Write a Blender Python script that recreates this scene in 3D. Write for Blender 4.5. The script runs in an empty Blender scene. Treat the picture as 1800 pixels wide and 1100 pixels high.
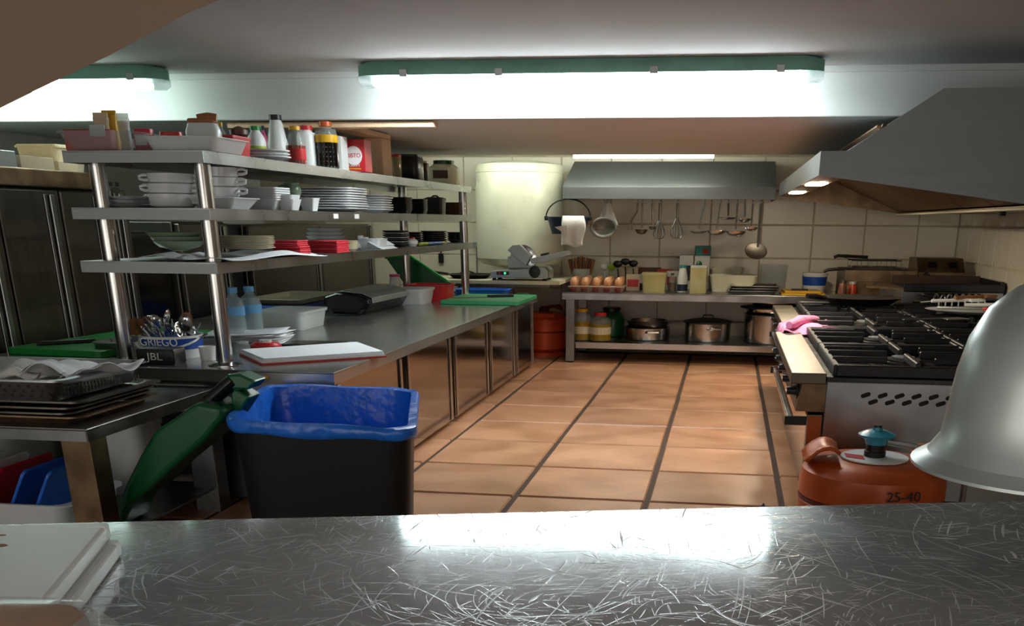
import bpy, bmesh, math, random
from mathutils import Vector, Matrix
random.seed(7)
SC = bpy.context.scene
COL = SC.collection
PI = math.pi

# ------------------------------------------------------------------ camera
F, PX, PY, TH, PSI, RO = 1750.0, 1013.44, 1081.61, .3770, .1404, .0073
CAM = Vector((0, 0, 1.2))
_c, _s = math.cos(TH), math.sin(TH)
FW = Vector((-math.sin(PSI)*_c, math.cos(PSI)*_c, -_s))
_r = Vector((math.cos(PSI), math.sin(PSI), 0)); _u = _r.cross(FW)
RT = _r*math.cos(RO) + _u*math.sin(RO)
UP = _u*math.cos(RO) - _r*math.sin(RO)
cd = bpy.data.cameras.new('camera'); cam = bpy.data.objects.new('camera', cd); COL.objects.link(cam)
m = Matrix((RT, UP, -FW)).transposed().to_4x4(); m.translation = CAM
cam.matrix_world = m
cd.sensor_fit = 'HORIZONTAL'; cd.sensor_width = 36.0; cd.lens = F/1800*36
cd.shift_x = (900-PX)/1800; cd.shift_y = (PY-550)/1800
cd.clip_start = .02; cd.clip_end = 200
SC.camera = cam
# ------------------------------------------------------------------ world, exposure
w = bpy.data.worlds.new('world'); SC.world = w; w.use_nodes = True
w.node_tree.nodes['Background'].inputs[0].default_value = (1.0, .93, .86, 1)
w.node_tree.nodes['Background'].inputs[1].default_value = 1.6
SC.view_settings.view_transform = 'Standard'; SC.view_settings.look = 'None'
SC.view_settings.exposure = 0.52; SC.view_settings.gamma = 1.0; SC.view_settings.use_curve_mapping = False
LAMP_MAIN = 36.0; LAMP_SIDE = 13.0; LAMP_STRIP = 20.0; LAMP_HOOD = 85.0; LAMP_REAR = 9.0

# ------------------------------------------------------------------ measuring helpers: a photo column/row plus a real distance -> a point
def L(px, z, x=None, y=None):
    n = RT*F - FW*(px-PX)
    if y is not None: return Vector((-(n.y*y + n.z*(z-CAM.z))/n.x, y, z))
    return Vector((x, -(n.x*x + n.z*(z-CAM.z))/n.y, z))
def ZT(p, py):
    q = -UP*F - FW*(py-PY)
    return CAM.z - (q.x*p.x + q.y*p.y)/q.z
def U(p): return (Vector(p)-CAM).dot(FW)/F
def onz(px, py, z):
    d = FW + RT*((px-PX)/F) - UP*((py-PY)/F); return CAM + d*((z-CAM.z)/d.z)
def ony(px, py, y):
    d = FW + RT*((px-PX)/F) - UP*((py-PY)/F); return CAM + d*(y/d.y)
def onx(px, py, x):
    d = FW + RT*((px-PX)/F) - UP*((py-PY)/F); return CAM + d*(x/d.x)

# ------------------------------------------------------------------ materials
def lin(c):
    if isinstance(c, str): c = [int(c[i:i+2], 16)/255 for i in (0, 2, 4)]
    return tuple((v/12.92 if v <= .04045 else ((v+.055)/1.055)**2.4) for v in c)
MATS = {}
def mat(name, col, rough=.5, metal=0, var=.12, scale=6, bump=0, bscale=40, alpha=1, emit=0, ecol=None, stretch=None, col2=None, rvar=.1, spec=.5, trans=0, coat=0):
    if name in MATS: return MATS[name]
    M = bpy.data.materials.new(name); M.use_nodes = True
    nt = M.node_tree; b = nt.nodes['Principled BSDF']; N = nt.nodes.new; K = nt.links.new
    tc = N('ShaderNodeTexCoord'); mp = N('ShaderNodeMapping'); K(tc.outputs['Object'], mp.inputs[0])
    if stretch: mp.inputs['Scale'].default_value = stretch
    no = N('ShaderNodeTexNoise'); no.inputs['Scale'].default_value = scale; no.inputs['Detail'].default_value = 4
    K(mp.outputs[0], no.inputs['Vector'])
    r = N('ShaderNodeValToRGB'); c = lin(col)
    c2 = lin(col2) if col2 else tuple(v*(1-var) for v in c)
    r.color_ramp.elements[0].position = .35; r.color_ramp.elements[1].position = .65
    r.color_ramp.elements[0].color = (*c2, 1); r.color_ramp.elements[1].color = (*c, 1)
    K(no.outputs[0], r.inputs[0]); K(r.outputs[0], b.inputs['Base Color'])
    mr = N('ShaderNodeMapRange'); mr.inputs[3].default_value = max(.02, rough-rvar); mr.inputs[4].default_value = min(1, rough+rvar)
    K(no.outputs[0], mr.inputs[0]); K(mr.outputs[0], b.inputs['Roughness'])
    b.inputs['Metallic'].default_value = metal; b.inputs['Specular IOR Level'].default_value = spec
    b.inputs['Coat Weight'].default_value = coat
    if trans: b.inputs['Transmission Weight'].default_value = trans
    if alpha < 1: b.inputs['Alpha'].default_value = alpha
    if emit:
        b.inputs['Emission Color'].default_value = (*(ecol or c), 1); b.inputs['Emission Strength'].default_value = emit
    if bump:
        n2 = N('ShaderNodeTexNoise'); n2.inputs['Scale'].default_value = bscale; K(mp.outputs[0], n2.inputs['Vector'])
        bp = N('ShaderNodeBump'); bp.inputs['Strength'].default_value = bump; bp.inputs['Distance'].default_value = .01
        K(n2.outputs[0], bp.inputs['Height']); K(bp.outputs[0], b.inputs['Normal'])
    MATS[name] = M; return M
mat('steel', '9a9c9c', .3, 1, var=.18, scale=5)
mat('steel_top', 'a9adab', .2, .8, var=.12, scale=4, rvar=.06)
mat('steel_door', 'a8a098', .13, 1, var=.1, scale=3, rvar=.04)
mat('steel_hood', '7f8485', .5, .85, var=.1, scale=3, stretch=(1, 1, 8))
mat('steel_edge', 'a2a8a6', .5, .6, var=.08)
mat('steel_ledge', '6f685d', .42, .9, var=.2)
mat('steel_dark', '68635b', .34, .9, var=.2, scale=4, stretch=(6, 6, 1))
mat('steel_bright', 'c4c4c2', .2, 1, var=.1)
mat('steel_greasy', '8a7358', .4, .9, var=.45, scale=9)
mat('filter', '8c6c4c', .45, .85, var=.4, scale=9)
mat('chrome', 'd0d0d0', .12, 1, var=.05)
mat('cast_iron', '15161a', .45, .2, var=.3, scale=25, bump=.2)
mat('enamel_black', '121317', .25, 0, var=.3, scale=8)
mat('black_plastic', '101112', .4, 0, var=.2)
mat('black_gloss', '0b0c0e', .18, 0, var=.2)
mat('bin_black', '080909', .6, 0, var=.3)
mat('white_ceramic', 'dfe3e4', .15, 0, var=.04)
mat('white_plastic', 'e2e4e2', .35, 0, var=.05)
mat('cream_plastic', 'dcd9bd', .4, 0, var=.08)
mat('paper', 'dfe2e6', .9, 0, var=.05, scale=12)
mat('paper_kraft', 'c9b79a', .9, 0, var=.1)
mat('cloth_white', 'd8d6d2', .95, 0, var=.08, bump=.3, bscale=90)
mat('clear', 'b9c2c1', .12, 0, var=.05, alpha=.24)
mat('clear_milky', 'dfe4e2', .3, 0, var=.05, alpha=.62)
mat('clear_yellow', 'cdc48c', .2, 0, var=.15, alpha=.6)
mat('glass_water', 'b4c6cc', .08, 0, var=.05, alpha=.42)
mat('oil', '9c7f22', .1, 0, var=.2, alpha=.9)
mat('green_board', '2f9a63', .45, 0, var=.1)
mat('green_dark', '0f5a30', .3, 0, var=.25)
mat('green_leaf', '1d8f3c', .35, 0, var=.1)
mat('sage', '7d9078', .2, 0, var=.15)
mat('beige_ceramic', 'd8cdb0', .3, 0, var=.15)
mat('brown_ceramic', '5a4433', .35, 0, var=.2)
mat('dark_ceramic', '22242a', .3, 0, var=.2)
mat('red', 'c22028', .4, 0, var=.08)
mat('red_napkin', 'c8323f', .9, 0, var=.1, scale=20)
mat('red_card', 'b3372c', .6, 0, var=.12)
mat('red_dark', '6b1f18', .5, 0, var=.2)
mat('pink', 'd98ab0', .95, 0, var=.15, bump=.4, bscale=60)
mat('pink_cap', 'cf4a86', .4, 0)
mat('orange_gas', 'c2561f', .35, .1, var=.16, scale=7)
mat('orange_gas_far', 'cf4a1c', .4, .1, var=.12)
mat('teal', '2f93ad', .3, 0, var=.1)
mat('teal_pack', '2f8f8c', .5, 0, var=.1)
mat('blue', '1f63c8', .35, 0, var=.1)
mat('blue_label', '1f50ad', .4, 0, var=.05)
mat('blue_light', '67a9dc', .4, 0, var=.05)
mat('liner', '2477e6', .28, 0, var=.15, scale=10, bump=.9, bscale=16)
mat('navy', '14233f', .5, 0, var=.15)
mat('yellow', 'd8a616', .4, 0, var=.1)
mat('lime', 'a8c832', .4, 0)
mat('wood_pale', 'e6caa6', .7, 0, var=.15, scale=10, stretch=(8, 8, 1))
mat('wood_dark', '5b3320', .4, 0, var=.3, scale=12)
mat('wood_spoon', '9a6238', .6, 0, var=.25)
mat('egg', 'd39a70', .5, 0, var=.1)
mat('egg_tray', '957b6e', .95, 0, var=.2, bump=.3)
mat('bread', 'b9814f', .8, 0, var=.3, scale=14, bump=.4, bscale=30)
mat('soy', '0c0807', .12, 0)
mat('amber', '8a2e12', .15, 0, alpha=.9)
mat('grey_metal', 'a3a8a6', .4, .7, var=.08)
mat('lamp_grey', 'a9b0ad', .33, .55, var=.08)
mat('lamp_body', '74a896', .5, 0, var=.2)
mat('lamp_clear', 'cfd6d8', .15, 0, alpha=.5)
mat('boiler_white', 'd6d7c0', .3, 0, var=.04)
mat('plaster', 'b9bcbc', .95, 0, var=.08, scale=2, bump=.06, bscale=20)
mat('plaster_white', 'd3d8d6', .9, 0, var=.04, scale=2, bump=.05, bscale=20)
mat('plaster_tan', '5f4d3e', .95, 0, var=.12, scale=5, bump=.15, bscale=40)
mat('wall_tile', 'e3dcc8', .25, 0, var=.06, scale=1.5)
mat('grout', 'c2b69f', .95, 0, var=.2)
mat('floor_grout', '4a372b', .95, 0, var=.3)
mat('rubber', '0a0a0a', .7, 0)
mat('denim', '3c4b78', .9, 0, var=.2)
mat('grease', '3a2414', .5, 0, var=.4, scale=18)
mat('text_white', 'f0f0f0', .5, 0, var=.02)
mat('text_dark', '26242a', .6, 0, var=.02)
mat('mesh_grey', '8f8c86', .4, .8, alpha=.7)
mat('tube_glow', 'ffffff', .5, 0, emit=LAMP_MAIN, ecol=(.9, .97, 1))
mat('tube_glow_side', 'ffffff', .5, 0, emit=LAMP_SIDE, ecol=(.82, 1, .93))
mat('strip_glow', 'ffffff', .5, 0, emit=LAMP_STRIP, ecol=(1, .96, .8))
mat('tube_glow_rear', 'ffffff', .5, 0, emit=LAMP_REAR, ecol=(1, 1, .86))
mat('hood_glow', 'ffffff', .5, 0, emit=LAMP_HOOD, ecol=(1, .84, .6))
mat('led_red', 'ff2a2a', .5, 0, emit=3, ecol=(1, .05, .05))
mat('led_green', '20c060', .5, 0, emit=1, ecol=(.05, .8, .3))

def tile_mat():
    M = mat('floor_tile', 'c08d6b', .36, 0, var=.12, scale=4, bump=.08, bscale=30, col2='a57350', spec=.5)
    nt = M.node_tree; b = nt.nodes['Principled BSDF']; oi = nt.nodes.new('ShaderNodeObjectInfo')
    src = b.inputs['Base Color'].links[0].from_socket
    mx = nt.nodes.new('ShaderNodeHueSaturation'); mr = nt.nodes.new('ShaderNodeMapRange')
    mr.inputs[3].default_value = .85; mr.inputs[4].default_value = 1.12
    nt.links.new(oi.outputs['Random'], mr.inputs[0]); nt.links.new(mr.outputs[0], mx.inputs['Value'])
    nt.links.new(src, mx.inputs['Color']); nt.links.new(mx.outputs[0], b.inputs['Base Color'])
    for n in nt.nodes:                     # each tile its own patch of the clay pattern
        if n.type == 'MAPPING':
            cb = nt.nodes.new('ShaderNodeVectorMath'); cb.operation = 'SCALE'; cb.inputs[0].default_value = (17, 31, 7)
            nt.links.new(oi.outputs['Random'], cb.inputs['Scale']); nt.links.new(cb.outputs[0], n.inputs['Location'])
tile_mat()
def scratch_mat():
    M = mat('steel_scratched', 'b4b8bb', .085, .55, var=.14, scale=3, rvar=.05)
    nt = M.node_tree; b = nt.nodes['Principled BSDF']; N = nt.nodes.new; K = nt.links.new
    base = b.inputs['Base Color'].links[0].from_socket; rg = b.inputs['Roughness'].links[0].from_socket
    tc = N('ShaderNodeTexCoord'); acc = None
    for i, (rot, sx_, sy_, th) in enumerate([(.35, 230, 5, .755), (.9, 280, 6, .76), (1.5, 260, 5, .755), (2.1, 300, 7, .76), (2.7, 270, 5, .755), (.1, 420, 14, .745), (1.2, 400, 16, .745), (1.9, 440, 18, .745)]):
        nz = N('ShaderNodeTexNoise'); nz.inputs['Scale'].default_value = 1.3+.3*i; nz.inputs['Detail'].default_value = 1; K(tc.outputs['Object'], nz.inputs['Vector'])
        ad = N('ShaderNodeVectorMath'); ad.operation = 'MULTIPLY_ADD'; ad.inputs[1].default_value = (.3, .3, 0)
        K(nz.outputs['Color'], ad.inputs[0]); K(tc.outputs['Object'], ad.inputs[2])
        rt_ = N('ShaderNodeMapping'); rt_.inputs['Rotation'].default_value = (0, 0, rot); K(ad.outputs[0], rt_.inputs[0])
        mp = N('ShaderNodeMapping'); mp.inputs['Scale'].default_value = (sx_, sy_, 1); mp.inputs['Location'].default_value = (i*3.1, i*1.7, i); K(rt_.outputs[0], mp.inputs[0])
        v = N('ShaderNodeTexNoise'); v.inputs['Scale'].default_value = 1; v.inputs['Detail'].default_value = 0; K(mp.outputs[0], v.inputs['Vector'])
        mu = N('ShaderNodeMapRange'); mu.inputs[1].default_value = th; mu.inputs[2].default_value = th+.06; K(v.outputs[0], mu.inputs[0])
        if acc is None: acc = mu
        else:
            mx = N('ShaderNodeMath'); mx.operation = 'MAXIMUM'; K(acc.outputs[0], mx.inputs[0]); K(mu.outputs[0], mx.inputs[1]); acc = mx
    mc = N('ShaderNodeMix'); mc.data_type = 'RGBA'; K(acc.outputs[0], mc.inputs['Factor']); K(base, mc.inputs['A']); mc.inputs['B'].default_value = (.62, .64, .67, 1)
    K(mc.outputs['Result'], b.inputs['Base Color'])
    mm = N('ShaderNodeMix'); mm.data_type = 'FLOAT'; K(acc.outputs[0], mm.inputs['Factor']); K(rg, mm.inputs['A']); mm.inputs['B'].default_value = .62
    K(mm.outputs['Result'], b.inputs['Roughness'])
    bp = N('ShaderNodeBump'); bp.invert = True; bp.inputs['Strength'].default_value = .1; bp.inputs['Distance'].default_value = .002
    K(acc.outputs[0], bp.inputs['Height']); K(bp.outputs[0], b.inputs['Normal'])
scratch_mat()

# ------------------------------------------------------------------ mesh helpers
class MB:
    def __init__(s): s.v = []; s.f = []
    def add(s, vs, fs):
        o = len(s.v); s.v += [tuple(v) for v in vs]; s.f += [tuple(i+o for i in f) for f in fs]; return s
    def box(s, x0, x1, y0, y1, z0, z1):
        return s.add([(x0, y0, z0), (x1, y0, z0), (x1, y1, z0), (x0, y1, z0), (x0, y0, z1), (x1, y0, z1), (x1, y1, z1), (x0, y1, z1)],
                     [(0, 3, 2, 1), (4, 5, 6, 7), (0, 1, 5, 4), (1, 2, 6, 5), (2, 3, 7, 6), (3, 0, 4, 7)])
    def cbox(s, c, sx, sy, sz, rz=0, tilt=0, taper=1):
        """box by centre of base, size; rz about z, tilt about local x; taper scales the top"""
        R = Matrix.Rotation(rz, 3, 'Z') @ Matrix.Rotation(tilt, 3, 'X'); c = Vector(c); vs = []
        for z, t in ((0, 1), (sz, taper)):
            for a, b in ((-1, -1), (1, -1), (1, 1), (-1, 1)): vs.append(c + R @ Vector((a*sx/2*t, b*sy/2*t, z)))
        return s.add(vs, [(0, 3, 2, 1), (4, 5, 6, 7), (0, 1, 5, 4), (1, 2, 6, 5), (2, 3, 7, 6), (3, 0, 4, 7)])
    def quadprism(s, bot, top):
        n = len(bot)
        return s.add(list(bot)+list(top), [tuple(range(n))[::-1], tuple(range(n, 2*n))] + [(i, (i+1) % n, (i+1) % n+n, i+n) for i in range(n)])
    def prism(s, poly, axis, a0, a1):
        def mk(p, a):
            return {'x': (a, p[0], p[1]), 'y': (p[0], a, p[1]), 'z': (p[0], p[1], a)}[axis]
        return s.quadprism([mk(p, a0) for p in poly], [mk(p, a1) for p in poly])
    def lathe(s, prof, n=24, c=(0, 0, 0), sx=1, sy=1, closed=False):
        vs = []; fs = []
        for r, z in prof:
            for i in range(n):
                a = 2*PI*i/n; vs.append((c[0]+r*sx*math.cos(a), c[1]+r*sy*math.sin(a), c[2]+z))
        m_ = len(prof)
        for j in range(m_-1 + (1 if closed else 0)):
            j2 = (j+1) % m_
            for i in range(n): fs.append((j*n+i, j*n+(i+1) % n, j2*n+(i+1) % n, j2*n+i))
        if not closed:
            if prof[0][0] > 1e-6: fs.append(tuple(range(n))[::-1])
            if prof[-1][0] > 1e-6: fs.append(tuple(range((m_-1)*n, m_*n)))
        return s.add(vs, fs)
    def rrect(s, prof, n=5, c=(0, 0, 0), sx=1, sy=1, rad=.25, rz=0):
        """rounded-rectangle lathe: prof of (scale, z); half sizes sx, sy"""
        ring = []
        rr = rad*min(sx, sy)
        for q, (ax, ay) in enumerate(((1, 1), (-1, 1), (-1, -1), (1, -1))):
            for i in range(n):
                a = q*PI/2 + PI/2*i/(n-1); ring.append((ax*(sx-rr)+rr*math.cos(a), ay*(sy-rr)+rr*math.sin(a)))
        k = len(ring); vs = []; fs = []; cr, sr = math.cos(rz), math.sin(rz)
        for t, z in prof:
            for x, y in ring:
                x2 = x+(t-1)*sx*(1 if x > 0 else -1) if False else x*t; y2 = y*t
                vs.append((c[0]+x2*cr-y2*sr, c[1]+x2*sr+y2*cr, c[2]+z))
        for j in range(len(prof)-1):
            for i in range(k): fs.append((j*k+i, j*k+(i+1) % k, (j+1)*k+(i+1) % k, (j+1)*k+i))
        fs.append(tuple(range(k))[::-1]); fs.append(tuple(range((len(prof)-1)*k, len(prof)*k)))
        return s.add(vs, fs)
    def tube(s, path, r, n=8, closed=False):
        path = [Vector(p) for p in path]; m_ = len(path); vs = []; fs = []
        rs = r if isinstance(r, (list, tuple)) else [r]*m_
        prev = None
        for i, p in enumerate(path):
            t = (path[(i+1) % m_] - path[i-1]) if closed else (path[min(i+1, m_-1)] - path[max(i-1, 0)])
            t.normalize()
            if prev is None:
                a = Vector((0, 0, 1)) if abs(t.z) < .9 else Vector((1, 0, 0)); nx = t.cross(a).normalized()
            else: nx = (prev - t*prev.dot(t)).normalized()
            prev = nx; ny = t.cross(nx)
            for k in range(n):
                a = 2*PI*k/n; vs.append(p + nx*(rs[i]*math.cos(a)) + ny*(rs[i]*math.sin(a)))
        for i in range(m_-1 + (1 if closed else 0)):
            j = (i+1) % m_
            for k in range(n): fs.append((i*n+k, i*n+(k+1) % n, j*n+(k+1) % n, j*n+k))
        if not closed: fs.append(tuple(range(n))[::-1]); fs.append(tuple(range((m_-1)*n, m_*n)))
        return s.add(vs, fs)
    def grid(s, fn, nu, nv):
        vs = [fn(i/nu, j/nv) for j in range(nv+1) for i in range(nu+1)]
        return s.add(vs, [(j*(nu+1)+i, j*(nu+1)+i+1, (j+1)*(nu+1)+i+1, (j+1)*(nu+1)+i) for j in range(nv) for i in range(nu)])
    def build(s, name, material, parent=None, smooth=False, bevel=0, thick=0, loc=None, seg=2, off=-1, rot=None):
        me = bpy.data.meshes.new(name); me.from_pydata(s.v, [], s.f); me.update()
        bm = bmesh.new(); bm.from_mesh(me); bmesh.ops.remove_doubles(bm, verts=bm.verts, dist=1e-6)
        if not thick: bmesh.ops.recalc_face_normals(bm, faces=bm.faces)
        bm.to_mesh(me); bm.free()
        o = bpy.data.objects.new(name, me); COL.objects.link(o)
        me.materials.append(MATS[material] if isinstance(material, str) else material)
        if smooth:
            for p in me.polygons: p.use_smooth = True
            try: me.set_sharp_from_angle(angle=math.radians(38))
            except Exception: pass
        if parent: o.parent = parent
        if loc is not None: o.location = loc
        if rot is not None: o.rotation_euler = rot
        if thick:
            md = o.modifiers.new('thickness', 'SOLIDIFY'); md.thickness = thick; md.offset = off
        if bevel:
            md = o.modifiers.new('bevel', 'BEVEL'); md.width = bevel; md.segments = seg; md.limit_method = 'ANGLE'; md.angle_limit = math.radians(40)
        return o
def tag(o, label, cat, group=None):
    o['label'] = label; o['category'] = cat
    if group: o['group'] = group
    return o
def thing(name, label, cat, loc=(0, 0, 0), rz=0, group=None):
    o = bpy.data.objects.new(name, None); COL.objects.link(o); o.empty_display_size = .05
    o.location = loc; o.rotation_euler = (0, 0, rz); return tag(o, label, cat, group)
def struct(o): o['kind'] = 'structure'; return o
def text(s, size, material, parent, loc, rot=(PI/2, 0, 0), name='lettering', sx=1, depth=.001, shear=0):
    cu = bpy.data.curves.new(name, 'FONT'); cu.body = s; cu.size = size; cu.extrude = depth; cu.align_x = 'CENTER'; cu.align_y = 'CENTER'; cu.shear = shear
    t = bpy.data.objects.new(name, cu); COL.objects.link(t)
    dg = bpy.context.evaluated_depsgraph_get(); me = bpy.data.meshes.new_from_object(t.evaluated_get(dg))
    bpy.data.objects.remove(t); bpy.data.curves.remove(cu)
    o = bpy.data.objects.new(name, me); COL.objects.link(o); me.materials.clear(); me.materials.append(MATS[material])
    o.parent = parent; o.location = loc; o.rotation_euler = rot; o.scale = (sx, 1, 1); return o

#@@STRUCTURE
# ================================================================== THE ROOM
YB, XR, ZLOW, YSOF, YSOB, ZC = 10.1, 2.056, 1.704, 5.78, 8.88, 1.932
XL = -4.6
T = .61
fl = struct(MB().box(XL-.2, XR+.2, -1.5, YB+.2, -.1, 0).build('floor', 'floor_grout'))
# terracotta tiles, one mesh shared
g = .011; a = T/2-g; y_h = .605/2-g
tm = MB().add([(-a, -y_h, 0), (a, -y_h, 0), (a, y_h, 0), (-a, y_h, 0), (-a+.006, -y_h+.006, .008), (a-.006, -y_h+.006, .008), (a-.006, y_h-.006, .008), (-a+.006, y_h-.006, .008)],
              [(4, 5, 6, 7), (0, 1, 5, 4), (1, 2, 6, 5), (2, 3, 7, 6), (3, 0, 4, 7)])
first = None
for i in range(-5, 6):
    for j in range(-3, 10):
        cx = -.307 + .614*(i+.5); cy = 4.435 + .605*(j+.5)
        if cx > XR-.2 or cx < -3.3 or cy > YB-.2: continue
        if cx < -2.2 and cy > 4.4: continue
        if first is None: first = tm.build('floor_tile', 'floor_tile', fl); o = first
        else: o = first.copy(); COL.objects.link(o)
        o.location = (cx+random.uniform(-.002, .002), cy, random.uniform(0, .0015))
# walls
wb = struct(MB().box(XL-.2, XR+.2, YB+.008, YB+.2, 0, 2.3).build('wall_back', 'grout'))
wr = struct(MB().box(XR+.008, XR+.2, -1.5, YB+.2, 0, 2.3).build('wall_right', 'grout'))
wl = struct(MB().box(XL-.2, XL, -1.5, YB+.2, 0, 2.3).build('wall_left', 'plaster_white'))
p1 = ony(1249, 394.6, YB); p2 = ony(1334.6, 453.8, YB)
tw = p2.x-p1.x; thh = p1.z-p2.z; zrow = p1.z
def wtile(w_, h_):
    a, b = w_/2-.004, h_/2-.004
    return MB().add([(-a, 0, -b), (a, 0, -b), (a, 0, b), (-a, 0, b), (-a+.005, -.008, -b+.005), (a-.005, -.008, -b+.005), (a-.005, -.008, b-.005), (-a+.005, -.008, b-.005)],
                    [(4, 5, 6, 7), (0, 1, 5, 4), (1, 2, 6, 5), (2, 3, 7, 6), (3, 0, 4, 7)])
first = None
x0 = p1.x
i0 = int((-4.4-x0)/tw); rows = [r_ for r_ in range(-8, 5) if zrow+thh*r_ > -.02 and zrow+thh*(r_+1) < 1.86]
for i in range(i0, 8):
    cx = x0+tw*(i+.5)
    if cx+tw/2 > XR+.06: continue
    for r_ in rows:
        if first is None: first = wtile(tw, thh).build('tile', 'wall_tile', wb); o = first
        else: o = first.copy(); COL.objects.link(o)
        o.location = (cx, YB+.008, zrow+thh*(r_+.5))
xe = x0+tw*(int((XR+.06-x0)/tw)); wl_ = XR-xe
first = None
for r_ in rows:                            # cut tiles in the right-hand corner
    if first is None: first = wtile(wl_, thh).build('tile', 'wall_tile', wb); o = first
    else: o = first.copy(); COL.objects.link(o)
    o.location = (xe+wl_/2, YB+.008, zrow+thh*(r_+.5))
first = None
for j in range(9):
    for r_ in rows:
        if first is None: first = wtile(tw, thh).build('tile', 'wall_tile', wr); first.rotation_euler = (0, 0, -PI/2); o = first
        else: o = first.copy(); COL.objects.link(o)
        o.location = (XR+.008, YB-tw*(j+.5), zrow+thh*(r_+.5))
# ceiling, dropped soffit at the back
struct(MB().box(XL-.2, XR+.2, -1.5, YSOF+.02, ZC, ZC+.12).build('ceiling', 'plaster'))
so = struct(MB().box(XL-.2, XR+.2, YSOF, YSOB, ZLOW, ZC+.12).build('trim_1', 'plaster_white', bevel=.006))
struct(MB().box(XL-.2, XR+.2, YSOB+.001, YB+.2, ZC, ZC+.12).build('ceiling', 'plaster_white'))
MB().box(XL, XR, YSOF-.02, YSOF, ZC-.028, ZC).build('cornice_strip', 'plaster_white', so)
# stair-like slanted plaster edge of the hatch, upper left and near the camera
ya = 1.15
A_ = ony(0, 186, ya); B_ = ony(390, 0, ya); d_ = (B_-A_)
lo_ = A_ - d_*1.5; hi_ = B_ + d_*2.2
ed = [lo_ + (hi_-lo_)*t for t in [i/14 for i in range(15)]]
poly = [(p.x+random.uniform(-.004, .004), p.z+random.uniform(-.004, .004)) for p in ed]
poly = poly + [(poly[-1][0], ZC-.004), (poly[0][0]-.5, ZC-.004), (poly[0][0]-.5, poly[0][1])]
near_ = [(x, ya, z) for x, z in poly]; nrm = Vector((-(hi_-lo_).z, 0, (hi_-lo_).x)).normalized()
far_ = [(x+nrm.x*.16, ya+.14, min(z+nrm.z*.16, ZC-.004)) for x, z in poly]
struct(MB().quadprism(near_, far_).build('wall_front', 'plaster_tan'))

#@@LIGHTS
# ================================================================== CEILING LAMPS
def batten(label, pa, pb, glow, emit_end=True):
    """linear ceiling batten from pa to pb (x run)"""
    c = (pa+pb)/2; ln = abs(pb.x-pa.x); t = thing('batten_lamp', label, 'ceiling lamp', (c.x, c.y, ZC-.002), 0, 'ceiling battens')
    h = ln/2
    MB().rrect([(1, -.062), (1, -.012), (.97, 0)], c=(0, 0, 0), sx=h, sy=.086, rad=.9).build('housing', 'lamp_body', t, smooth=True)
    MB().box(-h+.10, h-.10, -.058, .058, -.106, -.063).build('diffuser', glow, t, bevel=.02)
    for s_ in (-1, 1):
        MB().rrect([(.6, -.106), (.95, -.09), (1, -.063)], c=(s_*(h-.05), 0, 0), sx=.052, sy=.066, rad=.8).build('end_cap', 'lamp_clear', t, smooth=True)
    for q in (-.78, -.36, .3, .82):
        MB().box(q*h-.02, q*h+.02, -.094, -.0865, -.07, -.036).build('clip', 'grey_metal', t, bevel=.003)
    return t
YLAMP = 5.48
batten('long bright ceiling batten in front of the white soffit', Vector((ony(632, 122, YLAMP).x, YLAMP, ZC)), Vector((ony(1450, 110, YLAMP).x, YLAMP, ZC)), 'tube_glow')
pr = ony(292, 128, YLAMP)
batten('shorter ceiling batten partly hidden by the slanted brown plaster edge', Vector((pr.x-1.7, YLAMP, ZC)), Vector((pr.x, YLAMP, ZC)), 'tube_glow_side')
batten('rear ceiling batten hidden behind the soffit above the slicer table', Vector((-3.2, 8.99, ZC-.001)), Vector((-.2, 8.99, ZC-.001)), 'tube_glow_rear')
ys_ = 9.12; zs_ = CAM.z+(ZLOW-CAM.z)/YSOB*ys_
pa = ony(1008, 274, ys_); pb = ony(1255, 274, ys_)
t = thing('strip_lamp', 'thin warm strip lamp just below the rear edge of the soffit', 'ceiling lamp', ((pa.x+pb.x)/2, ys_, zs_-.018))
h = (pb.x-pa.x)/2
MB().box(-h+.005, h-.005, -.02, .03, .021, .05).build('housing', 'white_plastic', t, bevel=.004)
MB().box(-h, h, -.024, .034, -.006, .0205).build('diffuser', 'strip_glow', t, bevel=.006)
for s_ in (-1, 1): MB().tube([(s_*h*.8, 0, .05), (s_*h*.8, 0, ZC-zs_+.018)], .006).build('hanger', 'grey_metal', t)
#@@BIG FURNITURE
# ================================================================== LONG STEEL COUNTER (left)
ZI = .6
IX0, IX1, IY0, IY1 = -3.38, -1.62, 4.09, 8.9
t = thing('steel_counter', 'long stainless steel counter with sliding doors under the tall shelf unit', 'counter', ((IX0+IX1)/2, (IY0+IY1)/2, 0))
ox, oy = t.location.x, t.location.y
def ib(x0, x1, y0, y1, z0, z1): return MB().box(x0-ox, x1-ox, y0-oy, y1-oy, z0, z1)
ib(IX0, IX1, IY0, IY1, ZI-.008, ZI).build('worktop', 'steel_top', t, bevel=.003)
ib(IX1-.006, IX1, IY0, IY1, ZI-.052, ZI-.0085).build('worktop_edge', 'steel_top', t)
ib(IX0, IX1-.0065, IY0, IY0+.006, ZI-.052, ZI-.0085).build('worktop_edge', 'steel_top', t)
ib(IX0+.03, IX1-.06, IY0+.04, IY1-.04, .03, ZI-.012).build('body', 'steel', t)
ib(IX0+.1, IX1-.12, IY0+.1, IY1-.1, 0, .029).build('plinth', 'rubber', t)
ys = [IY0+.04] + [L(px, .4, x=IX1-.03).y for px in (711, 795, 859, 905)] + [IY1-.03]
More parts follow.
